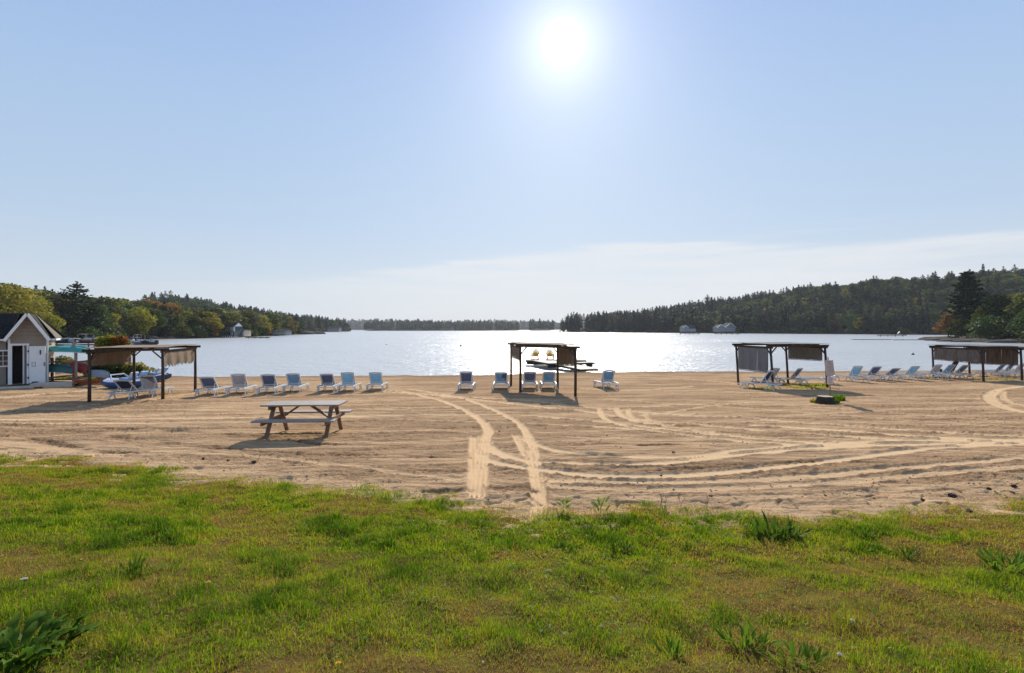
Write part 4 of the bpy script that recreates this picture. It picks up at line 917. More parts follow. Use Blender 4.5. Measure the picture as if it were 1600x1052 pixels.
# ------------------------------------------------------------------ shelters
def shelter(pts, top_drop, height, label, mats, roof_m, reed_m, lean=(0,0), roof_over=.16):
    """pts: four post feet, front-left, front-right, back-right, back-left (world x, y)"""
    cx = sum(p[0] for p in pts)/4; cy = sum(p[1] for p in pts)/4; z0 = g(cx, cy)
    e = empty('beach_shelter', (cx, cy, z0), 0, label, 'shelter')
    B = [Vector((p[0]-cx, p[1]-cy, g(*p)-z0-.15)) for p in pts]; zt = height
    T = [Vector((b.x+lean[0], b.y+lean[1], zt)) for b in B]
    for b, t in zip(B, T):
        MB().tube([b, b.lerp(t, .5)+Vector((.008,0,0)), t], [.062,.058,.055], 9).build('post', M['wood_dark'], e, True)
    for i in range(4):
        a, b = T[i], T[(i+1) % 4]; d = (b-a).normalized(); ex = roof_over+.06 if i % 2 == 0 else roof_over
        dz = .05 if i % 2 == 0 else -.03
        MB().bar(a-d*ex+Vector((0,0,dz)), b+d*ex+Vector((0,0,dz)), .055, .10).build('beam', M['wood_dark'], e)
        for p, q in ((a, d), (b, -d)):
            MB().bar(p+Vector((0,0,-.36)), p+q*.34+Vector((0,0,-.0)), .04, .05).build('brace', M['wood_dark'], e)
    # rafters front to back
    for k in range(1, 6):
        t = k/6; a = T[0].lerp(T[1], t); b = T[3].lerp(T[2], t); d = (b-a).normalized()
        MB().bar(a-d*.2+Vector((0,0,.12)), b+d*.2+Vector((0,0,.12)), .04, .05).build('rafter', M['wood_dark'], e)
    # roof mat: reeds lying side by side, sagging between the rafters
    rr = random.Random(int(cx*10)); mb = MB(); n = 70
    fx = (T[1]-T[0]); fy = (T[3]-T[0]); ux = fx.normalized(); uy = fy.normalized(); W = fx.length+.36; L_ = fy.length+.40; o = T[0]-ux*.18-uy*.20
    for k in range(n):
        t = (k+.5)/n; pts_ = []
        for j in range(5):
            s = j/4; z = .158-.012*abs(math.sin(t*math.pi*6))*(.3+rr.random()*.3)+.008*math.sin(s*9+t*5)
            pts_.append(o+ux*(t*W)+uy*(s*L_+(rr.uniform(-.05,.05) if j in (0,4) else 0))+Vector((0,0,z)))
        for p, q in zip(pts_[:-1], pts_[1:]): mb.bar(p, q, W/n*1.08, .012)
    m_ = mb.build('roof_mat', roof_m, e); m_['kind'] = 'stuff'
    # hanging mats
    for (i, j, t0, t1, d0, d1, panels, fray) in mats:
        a, b = T[i], T[j]; v = b-a; A = a+v*t0; Bq = a+v*t1; ll = (Bq-A).length; u = v.normalized(); nrm = Vector((-u.y, u.x, 0))
        per = max(16, int(ll/.032/panels)); 
        for q in range(panels):
            mb = MB(); s0, s1 = q/panels, (q+1)/panels
            for k in range(per):
                t = s0+(s1-s0-.012)*(k+.5)/per; p = A.lerp(Bq, t); dz = (d0+(d1-d0)*t)+rr.uniform(-fray, fray); sw = .03*math.sin(t*23)+.006*rr.uniform(-1,1)
                top = Vector((p.x, p.y, p.z+.02)); mid = top+nrm*sw*.5+Vector((0,0,-dz*.5)); bot = top+nrm*sw+u*rr.uniform(-.012,.012)+Vector((0,0,-dz))
                w = ll/panels/per*1.55; mb.bar(top, mid, w, .008, up=nrm); mb.bar(mid, bot, w, .008, up=nrm)
            o_ = mb.build('hanging_mat', reed_m, e); o_['kind'] = 'stuff'
            if fray < .04:
                a_ = A.lerp(Bq, s0+.01); b_ = A.lerp(Bq, s1-.012); MB().bar(a_+Vector((0,0,-(d0+(d1-d0)*s0)-.01)), b_+Vector((0,0,-(d0+(d1-d0)*s1)-.01)), .025, .03).build('bottom_rail', M['wood_dark'], e)
    return e
shelter([(-16.3,18.65),(-14.3,19.8),(-15.2,23.2),(-17.2,22.0)], 0, 2.02, 'leftmost beach shelter, with two ragged brown reed mats, near the shed',
    [(0,3,.05,.93,.56,.66,1,.03),(1,2,.06,.97,.66,.70,1,.07)], M['reed'], M['reed'])
shelter([(.39,22.6),(2.74,20.9),(2.30,24.4),(-.05,26.1)], 0, 2.12, 'middle beach shelter with brown reed mats, in front of the swimming dock',
    [(0,3,.05,.95,.62,.66,1,.02),(1,2,.04,.96,.74,.98,1,.02)], M['reed'], M['reed'])
shelter([(13.07,24.2),(16.12,24.7),(15.65,27.4),(12.6,26.9)], 0, 2.12, 'beach shelter right of centre with long grey mats in three panels, beside the notice board',
    [(0,3,.06,.94,1.28,1.30,3,.006),(1,2,.06,.94,.72,.78,3,.006)], M['reed_grey'], M['reed_grey'], lean=(-.14,0))
shelter([(28.0,28.7),(30.6,29.0),(30.3,32.0),(27.65,31.7)], 0, 1.96, 'rightmost beach shelter with sagging grey cloth and rusty mats at the edge of the picture',
    [(0,3,.04,.97,.86,.80,1,.012),(2,1,.05,.97,1.10,1.0,3,.012)], M['reed_grey'], mat('rusty_reed', (0.28,0.25,0.22), .9, .5, 3, stretch=(3,3,.5), transl=.3, color2=(0.16,0.10,0.07)), lean=(-.10,0))

# ------------------------------------------------------------------ sun loungers
def make_lounger(angle, label):
    e = empty('sun_lounger', (0,0,0), 0, label, 'sun lounger', 'sun loungers facing the lake')
    H = .30; W = .35; wp = M['white_plastic']
    f = MB()
    for s in (-1, 1):
        pts = [(s*W, -.93, H-.03), (s*W, -.5, H), (s*W, .3, H), (s*W, .75, H-.01), (s*W, .95, H-.06)]
        for a, b in zip(pts[:-1], pts[1:]): f.bar(a, b, .05, .065)
    for y in (-.90, -.2, .25, .93): f.box((0, y, H-.03 if abs(y) < .9 else H-.05), (2*W-.05, .05, .04))
    f.build('frame', wp, e)
    for s in (-1, 1):
        for y in (-.66, .60):
            l = MB()
            for d in (-1, 1):
                l.bar((s*(W+.005), y+d*.04, H-.045), (s*(W+.015), y+d*.12, H*.5), .045, .05); l.bar((s*(W+.015), y+d*.12, H*.5), (s*(W+.035), y+d*.21, 0), .042, .045, taper=.8)
            l.box((s*(W+.01), y, H*.62), (.03, .17, .035)); l.build('leg', wp, e)
    a = R(angle); L_ = .70; hy = -.18; dirv = Vector((0, -math.cos(a), math.sin(a))); nv = Vector((0, math.sin(a), math.cos(a))); h0 = Vector((0, hy, H))
    b = MB()
    for s in (-1, 1):
        b.bar(h0+Vector((s*.285,0,0)), h0+Vector((s*.275,0,0))+dirv*L_, .055, .04, up=nv)
    pts = [h0+dirv*(L_+.03*math.sin(math.pi*(k/6)))+Vector((-.30+.60*k/6,0,0)) for k in range(7)]
    for p, q in zip(pts[:-1], pts[1:]): b.bar(p, q, .06, .045, up=nv)
    b.box(h0+dirv*.10, (.56, .03, .03)); b.box(h0+dirv*.16-nv*.02, (.56, .02, .02)); b.build('backrest_frame', wp, e)
    for s in (-1, 1): MB().bar(h0+Vector((s*.25,0,0))+dirv*.36-nv*.02, Vector((s*.25, hy-.50*math.cos(a)-.05, H-.02)), .025, .02).build('stay', wp, e)
    k = 8; rows = [[h0+Vector((-.262+.524*i/5, 0, 0))+dirv*(.03+(L_-.06)*j/k)-nv*(.018*math.sin(math.pi*i/5)*math.sin(math.pi*j/k)) for i in range(6)] for j in range(k+1)]
    sb = MB().grid(rows); o = sb.build('back_sling', M['sling_blue'], e, True)
    rows = [[Vector((-.305+.61*i/5, hy+.05+1.05*j/8, H+.022-.02*math.sin(math.pi*i/5))) for i in range(6)] for j in range(9)]
    MB().grid(rows).build('seat_sling', M['sling_blue'], e, True)
    return e
PROT = {}
def lounger(px, py, rz, kind, label, ang=52, sc=1.0):
    """px, py: where the rear feet stand"""
    if ang == 52: ang = (48, 52, 56)[int(px) % 3]
    if ang not in PROT:
        o = make_lounger(ang, label); PROT[ang] = [o, None]; first = True
    else: first = False
    p = P(px, py); rz = R(rz)
    # shift so that the rear legs stand at p
    off = Vector((0, .66, 0)); off.rotate(Euler((0,0,rz))); loc = (p.x+off.x, p.y+off.y, g(p.x+off.x, p.y+off.y)+.0)
    if first:
        o = PROT[ang][0]; PROT[ang][1] = gather(o); o.location = loc; o.rotation_euler = (0,0,rz); o['label'] = label
        parts = {}
        for q, _ in PROT[ang][1]: parts.setdefault(q.name.split('.')[0], []).append(q)
    else: o, parts = copy_tree(PROT[ang][0], PROT[ang][1], loc, rz, label)
    # tilt with the slope of the beach
    yv = Vector((0,1,0)); yv.rotate(Euler((0,0,rz))); o.rotation_euler = (math.atan2(g(loc[0]+yv.x*.6, loc[1]+yv.y*.6)-g(loc[0]-yv.x*.6, loc[1]-yv.y*.6), 1.2), 0, rz)
    o.scale = (sc, sc, sc)
    for nm in ('back_sling', 'seat_sling'):
        s = parts[nm][0]; s.material_slots[0].link = 'OBJECT'; s.material_slots[0].material = M['sling_'+kind]
    return o
B_ = 'sun lounger'
lounger(191,624,6,'navy', f'low reclined navy {B_} under the leftmost shelter, next to its front post', 40)
lounger(227,620,9,'grey', f'greyish upright {B_} under the leftmost shelter, behind its right post')
lounger(323,619,11,'navy', f'low reclined dark blue {B_}, first one right of the leftmost shelter', 45)
lounger(371,617,12,'grey', f'grey slung {B_}, second one right of the leftmost shelter')
lounger(418,616,11,'navy', f'navy {B_} behind the left end of the picnic table, left one of a pair')
lounger(457,614,9,'blue', f'blue {B_} behind the picnic table, right one of a pair')
lounger(510,613,7,'navy', f'navy {B_} behind the right half of the picnic table')
lounger(542,613,6,'light', f'bright blue {B_} between the navy one and the last one of the left row')
lounger(586,611,5,'light', f'bright blue {B_} standing alone at the right end of the left row')
lounger(728,611,1,'navy', f'navy {B_} standing alone near the tyre tracks')
lounger(783,610,1,'blue', f'blue {B_} just outside the left posts of the middle shelter')
lounger(828,609,0,'navy', f'navy {B_} inside the middle shelter, left one of the two')
lounger(858,609,0,'blue', f'blue {B_} inside the middle shelter, right one of the two')
lounger(953,608,8,'blue', f'blue {B_} standing alone right of the middle shelter')
lounger(1208,609,38,'navy', f'dark navy {B_} turned sideways in front of the second shelter from the right')
lounger(1212,600,12,'grey', f'grey {B_} half hidden behind the sideways navy one under the shelter')
lounger(1252,601,34,'navy', f'upright navy {B_} turned left in the shelter beside the notice board')
lounger(1343,597,6,'light', f'bright blue {B_} first one right of the notice board')
lounger(1371,595,8,'navy', f'violet navy {B_} second one right of the notice board')
lounger(1399,595,10,'navy', f'low reclined navy {B_} between an upright navy one and a bright blue one', 38)
lounger(1431,594,8,'light', f'bright blue {B_} fourth one right of the notice board')
lounger(1469,593,14,'grey', f'greyish navy {B_} at the left post of the rightmost shelter')
lounger(1489,592,14,'blue', f'blue {B_} in front of the wrapped umbrella in the rightmost shelter')
lounger(1509,592,16,'navy', f'navy {B_} right of the wrapped umbrella in the rightmost shelter')
lounger(1570,590,22,'navy', f'navy {B_} in the right bay of the rightmost shelter, left one')
lounger(1586,588,20,'navy', f'navy {B_} in the right bay of the rightmost shelter, second from left')
lounger(1601,590,18,'grey', f'grey {B_} cut by the right edge of the picture behind the last post')
lounger(1296,600,62,'light', f'flat blue {B_} partly hidden by the notice board', 12)

# brown rolled thing and small black bag between those loungers
e = empty('folded_umbrella', tuple(P(1493,590)), 0, 'folded dark brown umbrella leaning behind loungers in the rightmost shelter', 'umbrella')
mb = MB(); mb.tube([(-.15,.3,0),(.35,.3,1.18)], .018, 8); mb.build('pole', M['wood_dark'], e)
mb = MB(); mb.tube([(-.03,.3,.30),(.05,.3,.5),(.17,.3,.8),(.30,.3,1.02),(.36,.3,1.10)], [.05,.11,.14,.15,.03], 10); mb.build('canopy', mat('brown_cloth', (0.07,0.035,0.02), .9, .4, 6), e, True)
p = P(1467,582); e = empty('bag', tuple(p), 0, 'small black bag on the sand between two loungers in the rightmost shelter', 'bag')
MB().box((0,0,.13), (.3,.2,.26)).build('body', M['black'], e); MB().tube([(-.1,0,.26),(-.07,0,.36),(.07,0,.36),(.1,0,.26)], .012, 6).build('handle', M['black'], e)

# ------------------------------------------------------------------ picnic table
def picnic():
    c = (-5.05, 11.82); z = g(*c); e = empty('picnic_table', (c[0], c[1], z), R(3), 'weathered grey wooden picnic table with two benches on the raked sand', 'picnic table')
    for k in range(5):
        MB().box((random.uniform(-.006,.006), -.29+.145*k, .745), (1.84+random.uniform(-.01,.01), .137, .036)).build('tabletop_board', M['wood_grey'], e)
    for s in (-1, 1):
        for k in (0, 1): MB().box((random.uniform(-.008,.008), s*(.64+.145*k-.07), .44), (1.86, .137, .036)).build('bench_board', M['wood_grey'], e)
        for x in (-.68, .68):
            MB().bar((x, s*.16, .70), (x, s*.60, -.02), .04, .09, up=(1,0,0)).build('leg', M['wood_brown'], e)
        MB().bar((s*.64, 0, .35), (s*.10, 0, .72), .09, .04, up=(0,0,1)).build('brace', M['wood_brown'], e)
    for x in (-.72, .72):
        MB().box((x, 0, .385), (.04, 1.48, .09)).build('cross_beam', M['wood_brown'], e)
        MB().box((x, 0, .685), (.04, .70, .09)).build('cleat', M['wood_brown'], e)
picnic()

# ------------------------------------------------------------------ notice board on a pole beside an overgrown stump
def notice():
    p = P(1297, 628); e = empty('notice_board', tuple(p), R(4), 'tall notice board on a thin pole beside the overgrown stump', 'notice board'); D = p.y; 
    zb = lambda py: ZAT(py, D)-p.z
    MB().tube([(0,0,-.1),(-.02,0,1.0),(-.10,0,zb(558))], .018, 8).build('pole', M['wood_brown'], e)
    w = 15/F*D; x0 = (1295-1297)/F*D; zt, zb_ = zb(563), zb(587)
    m1 = mat('faded_notice_sheet', (0.50,0.46,0.44), .7, .12, 4, transl=.25); brd = MB()
    brd.prism([(x0-w/2-.03,0,zt-.01),(x0+w/2-.05,0,zt),(x0+w/2+.03,0,zb_+.02),(x0-w/2+.06,0,zb_-.02)], (0,-.03,0), (0,-.015,0)); o = brd.build('sign_panel', m1, e)
    ink = mat('faded_ink', (0.30,0.20,0.19), .8, .2); t = MB()
    t.box((x0-.03,-.033,zt-.055), (w*.32,.003,.022)); t.build('heading_line', ink, o)
    for k in range(7): MB().box((x0+.01*(k%3-1)+k*.007,-.032,zt-.12-.055*k), (w*(.62-.08*(k%3)),.002,.012)).build('text_line', ink, o)
    m2 = mat('pale_notice_sheet', (0.66,0.58,0.55), .7, .1, 4, transl=.25); w2 = 10.5/F*D
    b = MB().box(((1296-1297)/F*D, -.022, (zb(588.5)+zb(600.5))/2), (w2, .012, zb(588.5)-zb(600.5))).build('lower_sign_panel', m2, e)
    for k in range(4): MB().box(((1296-1297)/F*D, -.030, zb(590.5)-.06*k), (w2*.6,.002,.016)).build('text_line', mat('red_ink', (.45,.16,.14), .8, .2) if k < 1 else ink, b)
    q = P(1289, 630); s = empty('tree_stump', tuple(q), .3, 'low cut tree stump overgrown with grass on the sand at right', 'stump'); r = random.Random(3)
    rows = []; hs = [(-.1,.36),(0.06,.31),(.17,.28),(.25,.27),(.255,.20)]
    for z, rad in hs: rows.append([Vector((math.cos(k*math.pi/8)*rad*(1+.12*math.sin(k*2.1)), math.sin(k*math.pi/8)*rad*(1+.12*math.sin(k*2.1)), z)) for k in range(16)])
    for w_ in rows: w_.append(w_[0])
    MB().grid(rows).build('trunk', M['bark'], s, True)
    MB().add([(math.cos(k*math.pi/8)*.255*(1+.12*math.sin(k*2.1)), math.sin(k*math.pi/8)*.255*(1+.12*math.sin(k*2.1)), .262) for k in range(16)]+[(0,0,.265)], [(k, (k+1) % 16, 16) for k in range(16)]).build('cut_top', mat('sawn_wood', (.34,.27,.20), .85, .3, 12), s)
notice()

# ------------------------------------------------------------------ swimming dock with two yellow chairs
def dock_piece(name, c, size, rz, label, nplank, z=.45, cat='dock', group=None, slope=0, tubes=True, along='x'):
    e = empty(name, (c[0], c[1], z), rz, label, cat, group); e.rotation_euler = (slope, 0, rz); L_, W = size; mb = MB(); rr = random.Random(int(c[0]*7+c[1]))
    if along == 'x':
        pw = L_/nplank
        for k in range(nplank): mb.box((-L_/2+pw*(k+.5), 0, -.02+rr.uniform(-.004,.004)), (pw*.92, W, .035))
    else:
        pw = W/nplank
        for k in range(nplank): mb.box((0, -W/2+pw*(k+.5), -.02+rr.uniform(-.004,.004)), (L_, pw*.92, .035))
    b = mb.build('deck_boards', M['wood_pale'], e); b['kind'] = 'stuff'
    f = MB(); 
    for s in (-1, 1): f.box((0, s*(W/2-.03), -.11), (L_, .05, .13)); f.box((s*(L_/2-.03), 0, -.11), (.05, W-.12, .13))
    f.build('side_rail', M['wood_dark'], e)
    if tubes:
        for s in (-1, 1): MB().tube([(-L_/2+.1, s*(W/2-.28), -.26), (L_/2-.1, s*(W/2-.28), -.26)], .15, 12).build('float_tube', M['black'], e, True)
    return e
dock_piece('swimming_dock', (3.95,44.0), (5.4,2.0), 0, 'floating head of the swimming dock, wide platform with two yellow chairs', 36, .55)
dock_piece('dock_walkway', (3.15,41.2), (1.7,3.9), R(18), 'floating walkway joining the swimming dock to its ramp', 24, .55, along='y')
dock_piece('dock_ramp', (5.0,37.9), (1.6,3.9), R(24), 'pale wooden ramp from the beach to the swimming dock', 26, .40, slope=R(2.0), tubes=False, along='y')
dock_piece('dock_ramp', (6.3,42.2), (.8,1.7), R(-62), 'short dark side finger of the swimming dock at its right end', 14, .42, along='y')
YEL = mat('yellow_painted_wood', (0.62,0.38,0.06), .55, .15, 6)
def adirondack(x, y, z, rz, label):
    e = empty('garden_chair', (x, y, z), rz, label, 'chair')
    for k in range(7):
        t = (k-3)/3; a = Vector((t*.19, -.18, .26)); b = Vector((t*.31, -.46, .98-.20*t*t)); MB().bar(a, b, .078, .018, up=(0,-1,.3)).build('back_slat', YEL, e)
    for k in range(5): MB().box((0, -.12+.105*k, .28+.022*k), (.52,.095,.02)).build('seat_slat', YEL, e)
    for s in (-1, 1):
        MB().box((s*.34, .02, .55), (.12,.72,.022)).build('armrest', YEL, e)
        MB().bar((s*.29, .33, 0), (s*.30, .33, .54), .09, .03, up=(0,1,0)).build('leg', YEL, e)
        MB().bar((s*.25, -.55, .02), (s*.25, .36, .34), .03, .12).build('leg', YEL, e)
        MB().bar((s*.31, -.30, .42), (s*.31, -.32, .54), .05, .03).build('arm_support', YEL, e)
    MB().box((0,-.30,.50), (.60,.03,.06)).build('back_rail', YEL, e)
adirondack(AT(836.5,44.6), 44.6, .54, R(6), 'left yellow wooden armchair on the swimming dock, facing the lake')
adirondack(AT(859.5,44.2), 44.2, .54, R(-12), 'right yellow wooden armchair on the swimming dock, turned a little')

# ------------------------------------------------------------------ shed
SID = mat('beige_siding', (0.29,0.25,0.20), .75, .12, 3, bump=.002); SOF = mat('soffit', (0.55,0.46,0.37), .7, .1, 3); SHG = mat('roof_shingle', (0.018,0.018,0.02), .9, .5, 6, spec=.15, bump=.01)
def shed():
    X0, Y0 = -26.52, 25.5; zb = g(X0, Y0)+.12; e = empty('beach_shed', (X0, Y0, zb), R(38), 'beige sided shed with white trim, dark roof and open white door at the left edge', 'shed')
    k = 25.5/F; w = 1.47; H = (606-533)*k-.05; PK = (606-495)*k-.02; WP_ = M['white_paint']
    bay = .55   # projection of the entrance bay
    def clap(x0, x1, z0, z1, y, n):
        hh = (z1-z0)/n
        for i in range(n):
            z = z0+hh*(i+.5); MB().box(((x0+x1)/2, y, z), (x1-x0, .018, hh*.97), (R(-3.5),0,0)).build('siding_board', SID, e)
    # main building
    MB().box((-1.85, bay+1.6, H/2-.05), (6.55, 3.0, H+.1)).build('wall', SID, e)
    clap(-5.1, -.03, .0, H-.05, bay+.085, 15)
    # entrance bay: wall around the doorway
    d0, d1, dh = .07, .70, 2.05
    MB().box((.02, bay/2, H/2), (.07, bay, H)).build('wall', SID, e); MB().box((w-.03, bay/2, H/2), (.06, bay, H)).build('wall', SID, e)
    MB().box(((d1+w)/2, .04, H/2), (w-d1-.02, .05, H)).build('wall', SID, e); clap(d1+.10, w-.05, 0.02, dh+.02, .006, 14)
    zt = dh+.12; MB().box((w/2, .05, (zt+H)/2-.02), (w-.06, .05, H-zt+.04)).build('wall', SID, e)
    n = 7; gh = PK-.12-zt
    for i in range(n):
        z0_, z1_ = zt+gh*i/n, zt+gh*(i+.97)/n; hf = lambda z: (w/2+.02)*min(1, max(.02, (PK-.045-z)/(PK-H)))
        MB().prism([Vector((w/2-hf(z0_),-.004,z0_)), Vector((w/2+hf(z0_),-.004,z0_)), Vector((w/2+hf(z1_),.004,z1_)), Vector((w/2-hf(z1_),.004,z1_))], (0,0,0), (0,.016,0)).build('siding_board', SID, e)
    # dark interior: the shade indoors is put into near-black wall colour
    dk = mat('shed_interior_shade', (.012,.009,.008), .9, .3); MB().box((.4, bay+.06, 1.1), (1.2,.02,2.2)).build('inner_wall', dk, e); MB().box((.75, .35, 1.1), (.02,.5,2.2)).build('inner_wall', dk, e)
    # corner trims, door frame
    for x in (0.0, w): MB().box((x, -.012, H/2), (.085, .03, H)).build('corner_trim', WP_, e)
    MB().box((d0+.01, -.012, dh/2), (.06,.04,dh)).build('door_frame', WP_, e); MB().box((d1, -.012, dh/2), (.075,.04,dh)).build('door_frame', WP_, e); MB().box(((d0+d1)/2, -.014, dh+.055), (d1-d0+.12,.05,.11)).build('door_frame', WP_, e)
    MB().box((d1-.12, .14, dh/2), (.03,.30,dh), (0,0,R(-22))).build('door_jamb', WP_, e)
    # door leaf swung right round, nearly against the wall
    dl = MB().box((.33, 0, 0), (.66,.04,1.98)).build('door', M['white_paint'], e); dl.location = (d1+.06, -.05, 1.02); dl.rotation_euler = (0, 0, R(-10))
    for z in (.72,.0,-.70): MB().box((-.03,-.02,z), (.06,.045,.10)).build('hinge', M['black'], dl)
    MB().box((.46,-.045,.66), (.045,.04,.24)).build('handle', M['black'], dl); fr = MB()
    for a, b in (((.19,-.024,.12),(.15,.006,.014)),((.19,-.024,-.10),(.15,.006,.014)),((.12,-.024,.01),(.014,.006,.22)),((.26,-.024,.01),(.014,.006,.22))): fr.box(a, b)
    fr.build('notice_frame', M['black'], dl); MB().box((.19,-.0235,.01), (.126,.005,.206)).build('notice', mat('paper', (.75,.73,.70), .8, .05), dl)
    MB().box((.62,-.04,.02), (.05,.05,.20)).build('meter_box', M['reed_grey'], dl)
    MB().box((.25,-.05,-.96), (.26,.02,.10)).build('kick_plate', mat('grey_mat', (.12,.12,.12), .9, .2), dl)
    bx = MB().box((w-.10,-.06,1.02), (.10,.07,.30)).build('switch_box', mat('pale_pink_box', (.68,.50,.52), .6, .1), e)
    # window left of the door
    wx, wz, ww, wh = -.43, 1.36, .72, .84; wy = bay+.055
    MB().box((wx, wy, wz), (ww-.06,.02,wh-.06)).build('window_pane', M['glass'], e); wf = MB()
    for s in (-1, 1): wf.box((wx+s*(ww/2), wy-.01, wz), (.075,.06,wh+.075)); wf.box((wx, wy-.01, wz+s*(wh/2)), (ww-.075,.06,.075))
    wf.build('window_frame', WP_, e)
    for i in (-1, 1): MB().box((wx+i*ww/6, wy-.018, wz), (.022,.03,wh-.07)).build('muntin', WP_, e); MB().box((wx, wy-.022, wz+i*wh/6), (ww-.07,.03,.022)).build('muntin', WP_, e)
    # roofs
    ridge_y = bay+1.6; RZ = PK+.02; eave = H-.02
    def slab(name, quad, m, th=.06):
        return MB().prism([Vector(q) for q in quad], (0,0,0), (0,0,th)).build(name, m, e)
    for (a, b) in ((-5.4,-.12),):
        slab('roof', [(a, bay-.12, eave), (b, bay-.12, eave), (b+.25, ridge_y, RZ), (a, ridge_y, RZ)], SHG)
    slab('roof', [(-5.4, ridge_y, RZ), (w/2, ridge_y, RZ), (w/2+1.2, ridge_y+1.7, eave), (-5.4, ridge_y+1.7, eave)], SHG)
    slab('roof', [(w/2, ridge_y, RZ), (w+.26, bay+.1, eave), (w+.26, ridge_y+1.5, eave)], mat('worn_shingle', (.10,.085,.06), .9, .4, 8))
    slab('fascia', [(w+.05, bay-.10, eave-.10), (w+.30, bay-.10, eave-.10), (w+.30, bay+.10, eave-.10), (w+.05, bay+.10, eave-.10)], WP_, .10)
    MB().box((w+.29, bay+.9, eave-.05), (.03, 2.0, .10)).build('fascia', WP_, e)
    MB().box((-2.75, bay-.13, eave-.045), (5.3,.04,.10)).build('fascia', WP_, e); slab('soffit', [(-5.3,bay-.11,eave-.06),(-.05,bay-.11,eave-.06),(-.05,bay+.06,eave-.06),(-5.3,bay+.06,eave-.06)], SOF, .02)
    ov = -.50  # gable overhang towards us
    for s in (-1, 1):
        xe = w/2+s*(w/2+.10); q = [(w/2, ov, PK), (xe, ov, H-.09), (xe, ridge_y-.3, H-.09), (w/2, ridge_y-.02, PK)]
        slab('roof', q, SHG, .05)
        q2 = [(w/2-s*.0, ov+.01, PK-.03), (xe-s*.03, ov+.01, H-.12), (xe-s*.03, .01, H-.12), (w/2, .01, PK-.03)]
        slab('soffit', q2, SOF, .02)
        MB().bar((w/2+s*.012, ov-.02, PK+.0), (xe+s*.02, ov-.02, H-.11), .035, .13, up=(0,0,1)).build('rake_board', WP_, e)
    # shingle courses on the visible slope
    n = 12; 
    for i in range(n):
        t0, t1 = i/n, (i+1)/n; y0 = bay-.13+(ridge_y-bay+.12)*t0; y1 = bay-.12+(ridge_y-bay+.12)*t1; z0 = eave+(RZ-eave)*t0+.075; z1 = eave+(RZ-eave)*t1+.066
        MB().prism([Vector((-5.4,y0,z0)), Vector((-.12+.25*t0,y0,z0)), Vector((-.12+.25*t1,y1,z1)), Vector((-5.4,y1,z1))], (0,0,0), (0,0,.012)).build('shingle_course', SHG, e)
    return e, zb
shed_o, shed_z = shed()
def boardwalk():
    e = empty('boardwalk', (-25.6, 24.6, shed_z-.10), R(38), 'pale plank boardwalk along the foot of the shed', 'boardwalk')
    for k in range(9): MB().box((-1.9+.52*k-.0, .25, .02+random.uniform(-.004,.004)), (.50,1.1,.05)).build('plank', M['wood_pale'], e)
    MB().box((.25,-.31,-.03), (4.5,.05,.14)).build('edge_board', M['wood_pale'], e)
    e = empty('timber_step', (-24.05, 25.25, g(-24.05,25.25)+.1), R(22), 'low sandy timber step right of the shed door', 'step')
    MB().box((0,.4,.07), (1.7,.75,.10)).build('tread', M['wood_pale'], e); MB().box((0,0,.0), (1.72,.06,.22)).build('riser', M['wood_pale'], e); MB().box((-.5,.0,-.14),(.3,.3,.2)).build('support', M['wood_dark'], e)
boardwalk()

# ------------------------------------------------------------------ boats on the beach
def hull_rows(L_, W, H, n=16, m=9, rise=.35, pw=2.2, flat=.6, top=0.0):
    rows = []
    for i in range(n+1):
        t = -1+2*i/n; w = W/2*max(.02, (1-abs(t)**pw))**.75; sh = rise*abs(t)**2.5; row = []
        for j in range(m+1):
            a = math.pi*j/m; x = -math.cos(a)*w; z = -math.sin(a)**flat*H*(1-.35*abs(t)**3)+top; row.append(Vector((x, t*L_/2, z+sh*H)))
        rows.append(row)
    return rows
def canoe(px, D, z, rz, m, label, L_=4.2, W=.85, H=.36, upside=False, inner=None, group=None, kind='canoe', tilt=0):
    e = empty(kind, (AT(px, D), D, z), R(rz), label, 'canoe', group)
    rows = hull_rows(L_, W, H); mb = MB().grid(rows); inn = [[p*1.0+Vector((0,0,.0)) for p in r] for r in hull_rows(L_*.985, W*.93, H*.92)]
    mb.grid(inn); o = mb.build('hull', m, e, True)
    rim = MB()
    for k in (0, -1):
        pts = [r[k] for r in rows]; 
        for a, b in zip(pts[:-1], pts[1:]): rim.bar(a, b, .03, .03)
    rim.build('gunwale', inner or m, e)
    for y in (-.28, .28): MB().box((0, y*L_, -.02), (W*.72,.16,.02)).build('seat', M['wood_pale'], e)
    e.rotation_euler = (0, R(180) if upside else R(tilt), R(rz)); return e
TEAL = mat('teal_plastic', (.03,.30,.28), .35, .15, 3); DTEAL = mat('dark_teal', (.015,.09,.09), .45, .2, 3); RED = mat('red_plastic', (.26,.02,.018), .45, .15, 3); ORG = mat('orange_plastic', (.26,.07,.018), .45, .15, 3); GREY = mat('grey_plastic', (.30,.31,.33), .5, .15, 3)
zr = .55
canoe(98, 27.0, 2.05, 84, TEAL, 'teal upturned canoe on top of the rack beside the shed', 3.4, .75, .30, True, M['white_plastic'])
canoe(112, 28.2, 2.15, 80, TEAL, 'teal canoe on the far side of the rack, its tip passing the post', 2.6, .7, .25, True, M['white_plastic'])
canoe(88, 29.0, 1.92+.2, 80, RED, 'red canoe behind the teal canoes on the rack', 1.6, .5, .18, True)
canoe(88, 27.0, .95, 80, DTEAL, 'dark teal upturned canoe lying low on the rack with silver rim', 2.6, .85, .42, True, GREY)
canoe(122, 27.6, .98, 66, RED, 'red canoe standing end on under the rack post', 1.9, .85, .45, True)
canoe(140, 25.8, .62, 86, ORG, 'orange brown kayak on the sand left of the left shelter post', 2.0, .6, .25, False)
canoe(98, 26.5, .40, 82, RED, 'dark red kayak on the ground under the rack', 2.6, .6, .2, False)
